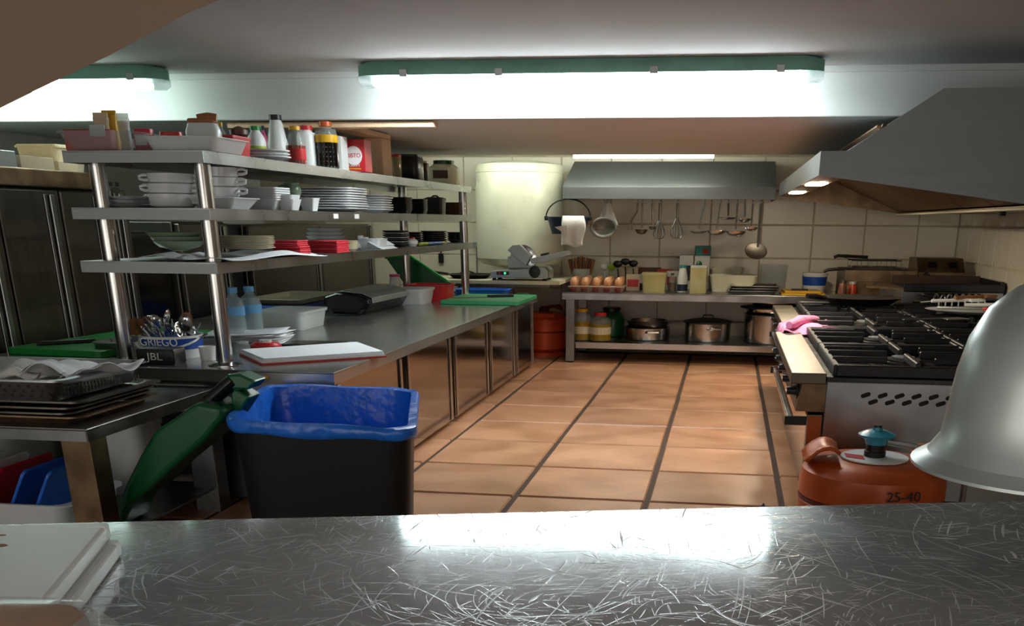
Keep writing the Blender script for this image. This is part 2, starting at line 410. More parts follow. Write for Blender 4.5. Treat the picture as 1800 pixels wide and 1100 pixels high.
for i in range(5):
    d = ib(IX1-.055, IX1-.03, ys[i]+.045, ys[i+1]-.045, .04, ZI-.06).build('door', 'steel_door', t, bevel=.004)
    ib(IX1-.029, IX1-.02, ys[i]+.05, ys[i]+.085, .045, ZI-.065).build('edge_pull', 'steel_bright', d, bevel=.003)
    ib(IX1-.029, IX1-.02, ys[i+1]-.085, ys[i+1]-.05, .045, ZI-.065).build('edge_pull', 'steel_bright', d, bevel=.003)
MB().cbox((IX1-.30-ox, IY0-.004-oy, ZI-.035), .02, .008, .014).build('latch', 'yellow', t, bevel=.002)

# ---- shelf unit on the counter
z3, z2, z1 = [ZT(L(px, 1.2, y=4.13), py) for px, py in ((357, 264), (372, 366), (390, 462))]
sx0, sx1 = L(118, z3, y=4.13).x, L(357, z3, y=4.13).x
SX0, SX1, SY0, SY1 = -2.72, -2.11, 4.13, 8.62
t = thing('shelf_unit', 'three-tier stainless shelf unit on round posts standing on the steel counter', 'shelf', ((SX0+SX1)/2, (SY0+SY1)/2, ZI))
ox, oy = t.location.x, t.location.y
for z in (z3, z2, z1):
    s_ = MB().box(SX0-ox, SX1-ox, SY0-oy, SY1-oy, z-ZI-.006, z-ZI).build('shelf', 'steel', t)
    MB().box(SX0-ox, SX1-ox, SY0-oy, SY0+.006-oy, z-ZI-.045, z-ZI-.0065).build('edge', 'steel_edge', s_)
    MB().box(SX1-.006-ox, SX1-ox, SY0+.0065-oy, SY1-oy, z-ZI-.045, z-ZI-.0065).build('edge', 'steel', s_)
    MB().box(SX0-ox, SX0+.006-ox, SY0+.0065-oy, SY1-oy, z-ZI-.045, z-ZI-.0065).build('edge', 'steel', s_)
pr_ = .034
for (x, y) in ((SX0+.07, SY0+.12), (SX1-.06, SY0+.1), (L(712, 1.0, y=SY1-.1).x, SY1-.1), (SX1-.05, SY1-.1)):
    p_ = MB().lathe([(pr_, 0), (pr_, z3-ZI-.007)], 20).build('post', 'steel_bright', t, smooth=True, loc=(x-ox, y-oy, 0))
    MB().lathe([(.075, .0005), (.075, .004), (.05, .012), (pr_+.001, .014)], 24).build('foot_flange', 'steel_bright', p_, smooth=True)
for px in (590, 627):
    q = L(px, z2-.02, x=SX1)
    MB().box(0, .002, -.035, .035, -.012, .012).build('price_tag', 'white_plastic', t, loc=(q.x-ox, q.y-oy, z2-.022-ZI))
ZS = {3: z3, 2: z2, 1: z1}

# ---- wooden frame propped on the shelf unit
pw = L(667, z3, x=SX1-.1)
wz = ZLOW-.005
t = thing('wooden_prop', 'pale raw timber post and rail between top shelf and dropped ceiling', 'timber frame', (pw.x, pw.y, z3))
u_ = U(pw)
rz_ = wz-z3-.058
MB().box(-u_*16, u_*16, -.09, .09, .0005, wz-z3-.031).build('post', 'wood_pale', t, bevel=.004)
yr = YSOF+.04-pw.y
xa = L(398, ZLOW, y=YSOF+.04).x-pw.x; xb = L(762, ZLOW, y=YSOF+.04).x-pw.x
MB().box(xa, xb, yr, yr+.09, wz-z3-.030, wz-z3-.001).build('rail', 'wood_pale', t, bevel=.004)
MB().box(-u_*16, u_*16, yr+.0905, .09, wz-z3-.030, wz-z3-.001).build('cross_batten', 'wood_pale', t, bevel=.004)

# ---- row of tall fridges along the left
FX = -3.46
def fridge(y0, y1, label, z=1.33, doors=(), m_='steel_dark', top=True):
    t = thing('upright_fridge', label, 'fridge', (FX-.4, (y0+y1)/2, 0)); oy = (y0+y1)/2
    MB().box(-.4, .36, y0-oy, y1-oy, .08, z).build('body', m_, t, bevel=.006)
    MB().box(-.38, .33, y0+.02-oy, y1-.02-oy, 0, .08).build('plinth', 'rubber', t)
    for (a, b) in doors:
        d = MB().box(.362, .4, a-oy, b-oy, .12, z-.01).build('door', m_, t, bevel=.008)
        MB().box(.401, .415, b-.09-oy, b-.055-oy, .14, z-.03).build('edge_pull', 'steel', d, bevel=.004)
        MB().box(.401, .408, b-.13-oy, b-.115-oy, .14, z-.03).build('edge_trim', 'steel', d, bevel=.002)
    if top:
        c = MB().box(.362, .415, y0-oy, y1-oy, z+.002, z+.085).build('control_panel', 'steel_greasy', t, bevel=.006)
        MB().box(-.4, .36, y0-oy, y1-oy, z+.0005, z+.085).build('top_box', m_, t)
    return t, oy
ya_, yb_ = L(-60, 1, x=FX).y, L(186, 1.33, x=FX).y
ym = L(22, .9, x=FX).y
t, oy = fridge(ya_-1.0, yb_, 'dark stainless upright fridge at the far left with vertical bar pulls', 1.34, ((ya_-.95, ym-.01), (ym+.01, L(105, 1.2, x=FX).y+.02), (L(105, 1.2, x=FX).y+.04, yb_-.01)))
q = onx(176, 322, FX+.02)
MB().cbox((0, 0, 0), .008, .018, .014).build('indicator_light', 'led_red', t, loc=(.416, q.y-oy, q.z))
for dy in (.1, .17):
    MB().cbox((0, 0, 0), .006, .03, .022).build('switch', 'black_plastic', t, loc=(.416, q.y+dy-oy, q.z-.012))
y2 = L(240, 1.0, x=FX).y
fridge(yb_+.02, y2, 'narrow grey steel cabinet between the upright fridge and the black gap', 1.36, ((yb_+.05, y2-.02),), 'steel_dark', top=False)
y3 = L(322, .85, x=FX).y; y4 = L(412, .85, x=FX).y; y5 = L(442, .85, x=FX).y; y6 = min(L(679, .8, x=FX).y, YB)-.06
t = thing('black_gap_infill', 'tall matt black appliance panel drawn as the dark gap behind the green bowls', 'infill', (FX-.3, (y2+y3)/2, 0))  # black block added to draw the dark gap between the cabinets
MB().box(-.2, .22, -(y3-y2)/2+.01, (y3-y2)/2-.01, 0, z1+.09).build('body', 'black_plastic', t, bevel=.005)
MB().box(.221, .225, -(y3-y2)/2+.03, (y3-y2)/2-.03, .05, z1+.06).build('front_face', 'black_gloss', t)
fridge(y3+.01, y4, 'grey steel cabinet door behind the water bottles', 1.18, ((y3+.03, y4-.02),), 'steel_dark', top=False)
t = thing('narrow_locker', 'narrow dark blue grey panel between two steel cabinets', 'locker', (FX-.3, (y4+y5)/2, 0))
MB().box(-.2, .24, -(y5-y4)/2+.01, (y5-y4)/2-.01, 0, 1.15).build('body', 'navy', t, bevel=.005)
MB().box(.241, .245, -(y5-y4)/2+.03, (y5-y4)/2-.03, .05, 1.1).build('front_face', 'navy', t)
fridge(y5+.01, y6, 'long grey steel cabinet behind the black roll dispenser', 1.16, ((y5+.04, (y5+y6)/2), ((y5+y6)/2+.02, y6-.02)), 'steel_dark', top=False)
# boxes on top of the fridge
for i, (pa, pb, zt, lb) in enumerate(((-40, 40, 262, 'flat grey carton at the near end on top of the fridge'), (42, 105, 275, 'long brown carton lying on top of the fridge'), (108, 146, 288, 'low brown carton next to the cream tub on the fridge'))):
    a, b = L(pa, 1.43, x=FX-.02), L(pb, 1.43, x=FX-.02)
    mid = (a+b)/2
    t = thing('carton', lb, 'box', (FX-.2, mid.y, 1.4255), 0, 'cartons on the fridge')
    hh = max(.05, ZT(mid, zt)-1.4255); dd = abs(b.y-a.y)/2-.01
    MB().box(-.16, .16, -dd, dd, 0, hh).build('body', ('grey_metal', 'paper_kraft', 'paper_kraft')[i], t, bevel=.003)
    MB().box(-.161, .161, -.02, .02, hh, hh+.001).build('tape', 'cream_plastic', t)
a = L(185, 1.43, x=FX-.05)
t = thing('storage_tub', 'beige tub on the fridge behind the near left post', 'tub', (FX-.22, a.y-.2, 1.4255))
MB().rrect([(.86, 0), (1, .12), (1.06, .12), (1.06, .13)], sx=.12, sy=.14).build('body', 'paper_kraft', t)
MB().rrect([(1.0, .1305), (1.0, .136)], sx=.12, sy=.14).build('lid', 'beige_ceramic', t)

# ================================================================== BACK TABLE
ZT_ = .615
TX0, TX1, TY0, TY1 = L(988, ZT_, y=9.13).x, L(1452, ZT_, y=9.13).x, 9.13, 10.06
t = thing('steel_table', 'stainless table with undershelf against the tiled back wall', 'table', ((TX0+TX1)/2, (TY0+TY1)/2, 0))
ox, oy = t.location.x, t.location.y
def tb(x0, x1, y0, y1, z0, z1): return MB().box(x0-ox, x1-ox, y0-oy, y1-oy, z0, z1)
tb(TX0, TX1, TY0, TY1, ZT_-.01, ZT_).build('tabletop', 'steel', t, bevel=.003)
tb(TX0, TX1, TY0, TY0+.01, ZT_-.06, ZT_-.0105).build('apron', 'steel_bright', t)
tb(TX0, TX0+.01, TY0+.011, TY1, ZT_-.06, ZT_-.0105).build('apron', 'steel', t)
ZU = ZT(L(1100, 0, y=TY0+.05), 603)
tb(TX0+.06, TX1-.03, TY0+.04, TY1-.03, ZU-.008, ZU).build('undershelf', 'steel', t)
tb(TX0+.12, TX1-.03, TY0+.03, TY0+.039, ZU-.05, ZU).build('undershelf_edge', 'steel_bright', t)
for x in (TX0+.03, TX1-.11):
    for y in (TY0+.012, TY1-.11):
        lg = tb(x, x+.08, y, y+.08, .02, ZT_-.011).build('leg', 'steel', t, bevel=.004)
        MB().lathe([(.03, 0), (.034, .019)], 12, (x+.04-ox, y+.04-oy, 0)).build('rubber_foot', 'rubber', lg)

# ================================================================== BACK HOOD
bx0, bx1 = L(989, 1.4, y=9.2).x, L(1364, 1.4, y=9.2).x
t = thing('wall_hood', 'long grey steel extractor hood on the tiled back wall above hanging utensils', 'extractor hood', ((bx0+bx1)/2, YB, 1.378))
h = (bx1-bx0)/2
MB().box(-h, h, -.9, -.89, 0, .1).build('front_band', 'steel_hood', t, bevel=.003)
MB().prism([(-.9, .1005), (-.885, .1005), (-.2, .312), (-.19, .33), (-.2, .33)], 'x', -h, h).build('sloped_cover', 'steel_hood', t)
for s_ in (-1, 1):
    MB().prism([(-.888, 0), (-.012, 0), (-.012, .311), (-.2, .311), (-.888, .1)], 'x', s_*h-(.008 if s_ > 0 else 0), s_*h+(0 if s_ > 0 else .008)).build('end_panel', 'steel_hood', t)
MB().box(-h+.01, h-.01, -.885, -.015, .03, .036).build('under_panel', 'steel_dark', t)
MB().tube([(-h+.02, -.86, .012), (h-.02, -.86, .012)], .008).build('hanging_rail', 'steel', t)
HRY, HRZ = YB-.86, 1.378+.012

# ================================================================== RIGHT HOOD
HY0, HY1 = 5.067, 9.19
hx = .385
t = thing('range_hood', 'large stainless extractor hood over the range with brown baffle filters', 'extractor hood', (1.2, (HY0+HY1)/2, 1.28))
ox, oy, oz = t.location
prof = [(hx, 1.402), (hx, 1.503), (.503, 1.503), (.889, 1.751), (2.04, 1.755), (2.04, 1.275), (1.38, 1.275)]
pl = [(x-ox, z-oz) for x, z in prof]
MB().prism(pl, 'y', HY0-oy, HY0+.012-oy).build('end_panel', 'steel_hood', t)
MB().prism([(x, min(z, 1.692-oz)) for x, z in pl if True], 'y', HY1-.012-oy, HY1-oy).build('end_panel', 'steel_greasy', t)
yy = (HY0+.0125-oy, HY1-.0125-oy)
MB().box(hx-ox, hx+.008-ox, *yy, 1.402-oz, 1.503-oz).build('front_band', 'steel_hood', t)
MB().prism([(hx+.0085-ox, 1.495-oz), (hx+.0085-ox, 1.503-oz), (.503-ox, 1.503-oz), (.797-ox, 1.692-oz), (2.04-ox, 1.692-oz), (2.04-ox, 1.684-oz), (.80-ox, 1.684-oz), (.506-ox, 1.495-oz)], 'y', *yy).build('cover', 'steel_hood', t)
MB().box(2.03-ox, 2.04-ox, *yy, 1.275-oz, 1.683-oz).build('back_panel', 'steel_greasy', t)
MB().box(1.39-ox, 2.029-ox, *yy, 1.275-oz, 1.283-oz).build('bottom_panel', 'steel_greasy', t)
MB().box(1.35-ox, 1.40-ox, HY0+.0125-oy, HY1-.03-oy, 1.262-oz, 1.274-oz).build('gutter', 'cream_plastic', t, bevel=.004)
MB().prism([(hx+.0085-ox, 1.404-oz), (hx+.0085-ox, 1.412-oz), (.53-ox, 1.412-oz+.0), (.53-ox, 1.404-oz)], 'y', *yy).build('light_ledge', 'steel_greasy', t)
nf = 5; a_, b_ = Vector((1.37, 0, 1.29)), Vector((.62, 0, 1.60)); n_ = Vector((-(b_.z-a_.z), 0, b_.x-a_.x)).normalized()
wf = (yy[1]-yy[0])/nf
for i in range(nf):
    y0 = yy[0]+wf*i+.01; y1 = yy[0]+wf*(i+1)-.01
    def P_(s, y, o): v = a_+(b_-a_)*s-n_*o; return (v.x-ox, y, v.z-oz)
    f_ = MB()
    f_.quadprism([P_(0, y0, .0), P_(1, y0, .0), P_(1, y1, .0), P_(0, y1, .0)], [P_(0, y0, .01), P_(1, y0, .01), P_(1, y1, .01), P_(0, y1, .01)])
    fo = f_.build('baffle_filter', 'filter', t)
    for k in range(8):
        ya2 = y0+.03+(y1-y0-.06)*k/8; yb2 = ya2+(y1-y0-.06)/8*.62
        MB().quadprism([P_(.03, ya2, .0101), P_(.97, ya2, .0101), P_(.97, yb2, .0101), P_(.03, yb2, .0101)], [P_(.03, ya2+.008, .03), P_(.97, ya2+.008, .03), P_(.97, yb2-.008, .03), P_(.03, yb2-.008, .03)]).build('baffle_slat', 'filter', fo)
    MB().tube([P_(.3, (y0+y1)/2-.06, .031), P_(.3, (y0+y1)/2-.06, .045), P_(.3, (y0+y1)/2+.06, .045), P_(.3, (y0+y1)/2+.06, .031)], .006).build('filter_handle', 'steel', fo)
for px, ln_ in ((1435, .22), (1397, .24)):
    q = L(px, 1.402, x=.46); q.y = min(q.y, 7.9)
    l_ = MB().rrect([(1, 0), (1, .004)], sx=.05, sy=ln_, rad=.9).build('hood_lamp', 'hood_glow', t, loc=(.46-ox, q.y-oy, 1.399-oz))
MB().lathe([(.02, 0), (.02, .02)], 12).build('drain_plug', 'rubber', t, loc=(1.378-ox, L(1762, 1.26, x=1.378).y-oy, 1.241-oz))

# ================================================================== RANGE (right)
ZR = .62
def range_unit(y0, y1, x0, label, knobs, oven):
    t = thing('gas_range', label, 'stove', (1.0, (y0+y1)/2, 0), 0, 'gas ranges'); oy = (y0+y1)/2
    X = lambda x: x-1.0
    Yl, Yh = y0-oy, y1-oy
    xr = 1.86
    MB().box(X(x0+.15), X(xr), Yl+.012, Yh-.004, .1, ZR-.035).build('body', 'steel', t)
    MB().box(X(x0), X(x0+.145), Yl, Yh-.004, ZR-.045, ZR).build('front_ledge', 'steel_ledge', t, bevel=.004)
    MB().box(X(x0+.147), X(xr), Yl, Yh-.004, ZR-.034, ZR-.014).build('hob_plate', 'enamel_black', t, bevel=.003)
    sp = MB().box(X(x0+.151), X(xr), Yl, Yl+.011, .1, ZR-.036).build('side_panel', 'steel', t)
    for k in range(9):
        for rw in (0, 1):
            cx = X(x0+.31)+k*.068+rw*.032; cz = ZR-.083-rw*.027
            MB().rrect([(1, 0), (1, .003)], sx=.02, sy=.0085, rad=.95).build('vent_slot', 'rubber', sp, loc=(cx, Yl-.0005, cz), rot=(PI/2, -.35, 0))
    MB().prism([(X(x0+.05), ZR-.046), (X(x0+.149), ZR-.046), (X(x0+.149), ZR-.16), (X(x0+.03), ZR-.16)], 'y', Yl+.012, Yh-.01).build('control_fascia', 'steel_greasy', t)
    for k in range(knobs):
        yk = Yl+.1+k*(y1-y0-.2)/max(1, knobs-1)
        kb = MB().lathe([(.033, 0), (.033, .008), (.022, .011), (.017, .05), (.015, .05)], 14).build('knob', 'black_plastic', t, smooth=True, loc=(X(x0+.042), yk, ZR-.088), rot=(0, -PI/2, 0))
        MB().box(-.003, .003, -.018, .018, .0501, .053).build('pointer', 'white_plastic', kb)
    d = MB().box(X(x0+.08), X(x0+.149), Yl+.03, Yh-.03, .12, ZR-.175).build('oven_door', 'steel_door', t, bevel=.006)
    hx_ = X(x0+.0)
    MB().box(hx_, hx_+.03, Yl+.06, Yh-.06, ZR-.215, ZR-.19).build('oven_handle', 'steel_bright', d, bevel=.006)
    for yk in (Yl+.04, Yh-.06):
        MB().box(hx_-.01, hx_+.088, yk, yk+.02, ZR-.225, ZR-.188).build('handle_bracket', 'black_plastic', d, bevel=.004)
    for (xx, yk) in ((x0+.2, Yl+.08), (x0+.2, Yh-.08), (xr-.08, Yl+.08), (xr-.08, Yh-.08)):
        MB().lathe([(.03, 0), (.03, .01), (.02, .02), (.02, .099)], 12).build('foot', 'steel', t, loc=(X(xx), yk, 0))
    # burners and grates: 2 along y, 2 along x
    gx0 = x0+.17; gw = (xr-.03-gx0)/2; gy = (y1-y0-.03)/2
    for i in range(2):
        for j in range(2):
            cx = X(gx0+gw*(i+.5)); cy = Yl+.015+gy*(j+.5)
            b = MB().lathe([(.15, 0), (.15, .006), (.10, .01), (.10, .02), (.085, .024), (.085, .030), (0, .033)], 24).build('burner', 'cast_iron' if (i+j) % 2 else 'steel_dark', t, smooth=True, loc=(cx, cy, ZR-.0138))
            MB().lathe([(.05, 0), (.05, .007), (0, .009)], 18).build('burner_cap', 'grey_metal' if i == 0 else 'cast_iron', b, smooth=True, loc=(0, 0, .0335))
            gm = MB(); a, bb = gw/2-.015, gy/2-.015; z0, z1_ = .036, .062
            for s_ in (-1, 1):
                gm.box(cx-a, cx+a, cy+s_*bb-.012, cy+s_*bb+.012, 0, .035+.012); gm.box(cx+s_*a-.012, cx+s_*a+.012, cy-bb, cy+bb, 0, .035+.012)
            gm.box(cx-a, cx-.07, cy-.011, cy+.011, .03, z1_); gm.box(cx+.07, cx+a, cy-.011, cy+.011, .03, z1_)
            gm.box(cx-.011, cx+.011, cy-bb, cy-.07, .03, z1_); gm.box(cx-.011, cx+.011, cy+.07, cy+bb, .03, z1_)
            for s_ in (-1, 1):
                gm.box(cx-a, cx-a*.3, cy+s_*bb*.5-.009, cy+s_*bb*.5+.009, .03, z1_-.004); gm.box(cx+a*.3, cx+a, cy+s_*bb*.5-.009, cy+s_*bb*.5+.009, .03, z1_-.004)
            gm.build('pan_grate', 'cast_iron', t, bevel=.004, seg=1, loc=(0, 0, ZR-.0137))
    return t
R1 = range_unit(4.31, 6.0, .287, 'near gas range with black cast iron grates and slotted side panel', 5, True)
R2 = range_unit(6.02, 8.02, .352, 'far gas range section carrying the frying pan and pink cloth', 5, True)

# ================================================================== SERVING PASS (foreground)
ZP = .70
e0, e1 = onz(0, 922, ZP), onz(1800, 880, ZP)
ang = math.atan2(e1.y-e0.y, e1.x-e0.x)
cen = (e0+e1)/2
t = thing('serving_counter', 'scratched stainless serving counter across the foreground', 'counter', (cen.x, cen.y, 0), ang)
MB().box(-1.5, 1.15, -1.15, 0, ZP-.006, ZP).build('worktop', 'steel_scratched', t)
MB().box(-1.5, 1.15, -.012, 0, ZP-.05, ZP-.0065).build('edge', 'steel_bright', t)
MB().box(-1.48, 1.13, -1.12, -.06, .08, ZP-.007).build('body', 'steel_dark', t)
MB().box(-1.45, 1.1, -1.05, -.12, 0, .079).build('plinth', 'rubber', t)

# ================================================================== NEAR LEFT TABLE
zq = ony(375, 680, IY0-.02).z
qc = onz(152, 754, zq)
NX1, NY0, NY1 = qc.x, qc.y, IY0-.012
NX0 = -3.36
t = thing('side_table', 'low stainless side table holding stacked oven trays at the left', 'table', ((NX0+NX1)/2, (NY0+NY1)/2, 0))
ox, oy = t.location.x, t.location.y
def nb(x0, x1, y0, y1, z0, z1): return MB().box(x0-ox, x1-ox, y0-oy, y1-oy, z0, z1)
nb(NX0, NX1, NY0, NY1, zq-.008, zq).build('tabletop', 'steel', t, bevel=.003)
nb(NX1-.006, NX1, NY0, NY1, zq-.045, zq-.0085).build('apron', 'steel_dark', t)
nb(NX0, NX1-.0065, NY0, NY0+.006, zq-.045, zq-.0085).build('apron', 'steel', t)
zns = .11
nb(NX0+.02, NX1-.02, NY0+.02, NY1-.02, zns-.008, zns).build('undershelf', 'steel', t)
for x in (NX0+.02, NX1-.112):
    for y in (NY0+.008, NY1-.11):
        nb(x, x+.11, y, y+.1, 0, zq-.0085).build('leg', 'steel_greasy' if x > NX0+.5 and y < NY0+.1 else 'steel', t, bevel=.003)
#@@OBJECT BUILDERS
# ================================================================== builders for the loose things
def it(px0, px1, pyt, z, x=None, y=None):
    """base centre, width, height for a thing seen between photo columns px0..px1 standing at a known distance"""
    p = L((px0+px1)/2, z, x=x, y=y); return p, (px1-px0)*U(p), ZT(p, pyt)-z
def fr(px0, px1, pyb, pyt, z, dep=None, rnd=False):
    """the same for a thing whose front foot shows at row pyb on a surface of height z"""
    c = (px0+px1)/2; p = onz(c, pyb, z); w_ = (px1-px0)*U(p); d = dep or w_
    q = L(c, z, y=p.y+d/2); w_ = (px1-px0)*U(q)
    return q, w_, ZT(q if rnd else p, pyt)-z
def bottle(label, p, r, h, body='clear', cap='white_plastic', fill=None, fillh=.6, band=None, bz=(.3, .6), neck=.35, sh=.62, group=None, name='bottle', rib=0, capr=1.15):
    t = thing(name, label, 'bottle', p, 0, group)
    nr = r*neck
    prof = [(r*.9, 0), (r, h*.03)]
    if rib:
        for k in range(rib):
            z = h*(.06+.5*k/rib); prof += [(r, z), (r*.97, z+h*.25/rib)]
    prof += [(r, h*sh), (r*.86, h*(sh+.12)), (nr*1.15, h*.84), (nr, h*.88), (nr, h*.92)]
    MB().lathe(prof, 20).build('body', body, t, smooth=True)
    MB().lathe([(nr*capr, h*.9), (nr*capr, h), (nr*.9, h)], 14).build('cap', cap, t, smooth=True)
    if fill: MB().lathe([(r*.85, h*.012), (r*1.004, h*.04), (r*1.004, h*min(fillh, sh)), (r*.6, h*fillh+.001)], 18).build('contents', fill, t, smooth=True)
    if band: MB().lathe([(r*1.01, h*bz[0]), (r*1.015, h*bz[0]+.002), (r*1.015, h*bz[1]), (r*1.01, h*bz[1])], 20).build('label_band', band, t, smooth=True)
    return t
def tub(label, p, w_, d, h, m_='clear_milky', lid=None, rz=0, name='plastic_tub', cat='tub', group=None, flare=.86, fill=None, rad=.3):
    t = thing(name, label, cat, p, rz, group)
    sx, sy = w_/2/1.05, d/2/1.05
    th = min(.012/max(.05, min(sx, sy)), .12)
    MB().rrect([(flare, 0), (1, h*.93), (1.05, h*.93), (1.05, h), (1-th*.4, h), (flare-th, h*.06+.003)], sx=sx, sy=sy, rad=rad).build('body', m_, t, smooth=True)
    if lid: MB().rrect([(1.06, h+.0005), (1.06, h+.008), (.9, h+.012)], sx=sx, sy=sy, rad=rad).build('lid', lid, t, smooth=True)
    if fill: MB().rrect([(flare-th*2, h*.07+.006), (.97-th, h*.7)], sx=sx, sy=sy, rad=rad).build('contents', fill, t)
    return t
def carton(label, p, w_, d, h, m_, rz=0, panel=None, name='carton', cat='box', group=None):
    t = thing(name, label, cat, p, rz, group)
    MB().box(-w_/2, w_/2, -d/2, d/2, 0, h).build('body', m_, t, bevel=.003)
    if panel: MB().box(-w_*.4, w_*.4, -d/2-.001, -d/2, h*.25, h*.7).build('printed_panel', panel, t)
    else: MB().box(-w_*.5, w_*.5, -d*.08, d*.08, h+.0002, h+.0012).build('flap_seam', m_, t)
    return t
def nth(k, n, w_='stack'):
    if n == 1: return 'single'
    if k == n-1: return 'topmost'
    if k == 0: return 'lowest'
    return ('second', 'third', 'fourth', 'fifth', 'sixth', 'seventh', 'eighth', 'ninth')[n-2-k] + ' from top'
def bowl_mesh(r, h, foot=.5, th=.008):
    return MB().lathe([(r*foot, 0), (r*foot, h*.08), (r*.78, h*.4), (r*.95, h*.8), (r, h), (r-th, h), (r*.93-th, h*.8), (r*.74-th, h*.42), (r*foot-th, h*.16), (0, h*.14)], 28)
def plate_mesh(r, h, n=28):
    return MB().lathe([(r*.6, 0), (r*.63, h*.12), (r, h*.8), (r, h), (r*.97, h), (r*.6, h*.32), (0, h*.3)], n)
def sqplate_mesh(s, h):
    return MB().rrect([(.6, 0), (.66, h*.15), (1, h*.8), (1, h), (.97, h), (.62, h*.35)], sx=s, sy=s, rad=.2)
def stack(name, label, cat, p, n, step, meshfn, material, group, dup_jit=.006, rz=0, smooth=True):
    base = meshfn().build(name, material, None, smooth=smooth); out = []
    for k in range(n):
        o = base if k == 0 else base.copy()
        if k: COL.objects.link(o)
        o.location = (p.x+random.uniform(-dup_jit, dup_jit), p.y+random.uniform(-dup_jit, dup_jit), p.z+k*step+.0005)
        o.rotation_euler = (0, 0, rz)
        lb = label if n == 1 else label+', '+nth(k, n)
        tag(o, lb, cat, group); out.append(o)
    return out
def sheet(pts, wob=.01, n=8, seed=1):
    """wavy cloth or paper patch through four corner points"""
    r = random.Random(seed); ph = [r.uniform(0, 6) for _ in range(6)]
    A, B, Cc, D = [Vector(p) for p in pts]
    def fn(u, v):
        q = (A*(1-u)+B*u)*(1-v)+(D*(1-u)+Cc*u)*v
        return q + Vector((0, 0, wob*(math.sin(5*u+ph[0]+3*v)+math.sin(7*v+ph[1]-2*u))))
    return MB().grid(fn, n, n)

#@@TOP SHELF
Z = z3+.0008
XE = SX1-.13
# clear tubs near the end
p, w_, h = it(95, 232, 238, Z, y=SY0+.30)
h = .075
xa, xb = L(93, Z, y=SY0+.03).x, L(236, Z, y=SY0+.03).x
tub('clear plastic tray with red box and bags at the near end of the top shelf', Vector(((xa+xb)/2, SY0+.26, Z)), xb-xa, .46, h, 'clear', name='clear_tray', cat='tray')
c = it(118, 206, 228, Z+.006, y=SY0+.13)
t = carton('red cardboard box standing in the clear tray on the top shelf', c[0], c[1], .04, ZT(c[0], 228)-Z-.006, 'red_card', name='red_box')
text_p = MB().box(-.035, .035, -.001, 0, -.022, .022).build('price_sticker', 'grey_metal', t, loc=(.05, -.0205, .075))
for i, (a, b, tp, mm, lb) in enumerate(((172, 200, 207, 'paper_kraft', 'pale spice bag leaning behind the red box'), (188, 215, 203, 'yellow', 'ochre spice packet standing behind the red box'), (208, 236, 208, 'clear_milky', 'clear crumpled packet beside the red box'))):
    p, w_, h = it(a, b, tp, Z+.007, y=SY0+.28+.05*i)
    t = thing('spice_packet', lb, 'packet', p, 0, 'packets in the clear tray')
    MB().rrect([(.9, 0), (1, h*.3), (.9, h*.8), (1, h)], sx=w_/2, sy=.018, rad=.9).build('pouch', mm, t, smooth=True)
    MB().box(-w_*.47, w_*.47, -.004, .004, h, h+.02).build('sealed_top', mm, t)
p, w_, h = it(222, 412, 250, Z, y=SY0+.34)
tub('wide milky clear plastic tray with packets next to the near right post', Vector((xb+.01+.5*(L(388, Z, y=SY0+.1).x-xb), SY0+.22, Z)), L(388, Z, y=SY0+.1).x-xb-.01, .36, .055, 'clear_milky', name='clear_tray', cat='tray')
for i, (a, b, tp, mm, lb) in enumerate(((240, 275, 227, 'red', 'small red and white packet lying in the wide clear tray'), (285, 325, 232, 'red', 'flat red packet at the middle of the wide clear tray'), (218, 250, 236, 'navy', 'dark blue packet at the left of the wide clear tray'))):
    p, w_, h = it(a, b, tp, Z+.008, y=SY0+.3+.06*i)
    t = thing('packet', lb, 'packet', p, .2*i, 'packets in the wide tray')
    MB().rrect([(.9, 0), (1, h*.5), (.9, h)], sx=w_/2, sy=.03, rad=.8).build('pouch', mm, t, smooth=True)
    MB().box(-w_*.3, w_*.3, -.032, -.0305, h*.3, h*.75).build('printed_panel', 'white_plastic', t)
p, w_, h = it(332, 392, 208, Z+.008, y=SY0+.24)
t = thing('grain_bag', 'clear bag of golden grain with a rolled brown top beside the near post', 'bag', p)
MB().rrect([(.85, 0), (1, h*.2), (.98, h*.6), (.8, h*.85)], sx=w_/2, sy=.05, rad=.8).build('pouch', 'clear_milky', t, smooth=True)
MB().rrect([(.75, .006), (.85, h*.25), (.6, h*.36)], sx=w_/2, sy=.043, rad=.8).build('grain', 'yellow', t, smooth=True)
MB().cbox((.0, 0, h*.85), w_*.82, .05, h*.15).build('folded_top', 'wood_spoon', t, bevel=.008)
MB().tube([(-.01, -.02, h*1.0), (.03, -.01, h*1.06), (w_*.45, 0, h*1.02)], .014).build('twist', 'wood_spoon', t, smooth=True)
# red tub with mill, jars
q = L(412, Z, y=SY0+.55)
tub('small red tub behind the white plates on the top shelf', q, 38*U(q), .2, ZT(q, 240)-Z, 'red')
p, w_, h = it(409, 441, 221, Z, y=SY0+.85)
t = thing('pepper_mill', 'dark wooden pepper mill behind the small red tub', 'pepper mill', p)
MB().lathe([(w_*.42, 0), (w_*.42, h*.1), (w_*.25, h*.35), (w_*.3, h*.6), (w_*.4, h*.68)], 18).build('body', 'wood_dark', t, smooth=True)
MB().lathe([(w_*.3, h*.69), (w_*.48, h*.76), (w_*.48, h*.88), (w_*.2, h*.96), (0, h)], 18).build('crown', 'wood_dark', t, smooth=True)
p, w_, h = it(439, 471, 222, Z, x=XE-.2)
bottle('squat white jar with lime label and green cap behind the white plates', p, w_/2, h, 'white_plastic', 'green_leaf', band='lime', bz=(.15, .5), neck=.5, sh=.62, name='sauce_jar')
p, w_, h = it(386, 404, 215, Z, y=SY0+1.0)
bottle('thin yellow capped glass bottle behind the grain bag', p, w_/2, h, 'clear', 'yellow', name='small_bottle')
p, w_, h = it(462, 476, 221, Z, x=XE-.3)
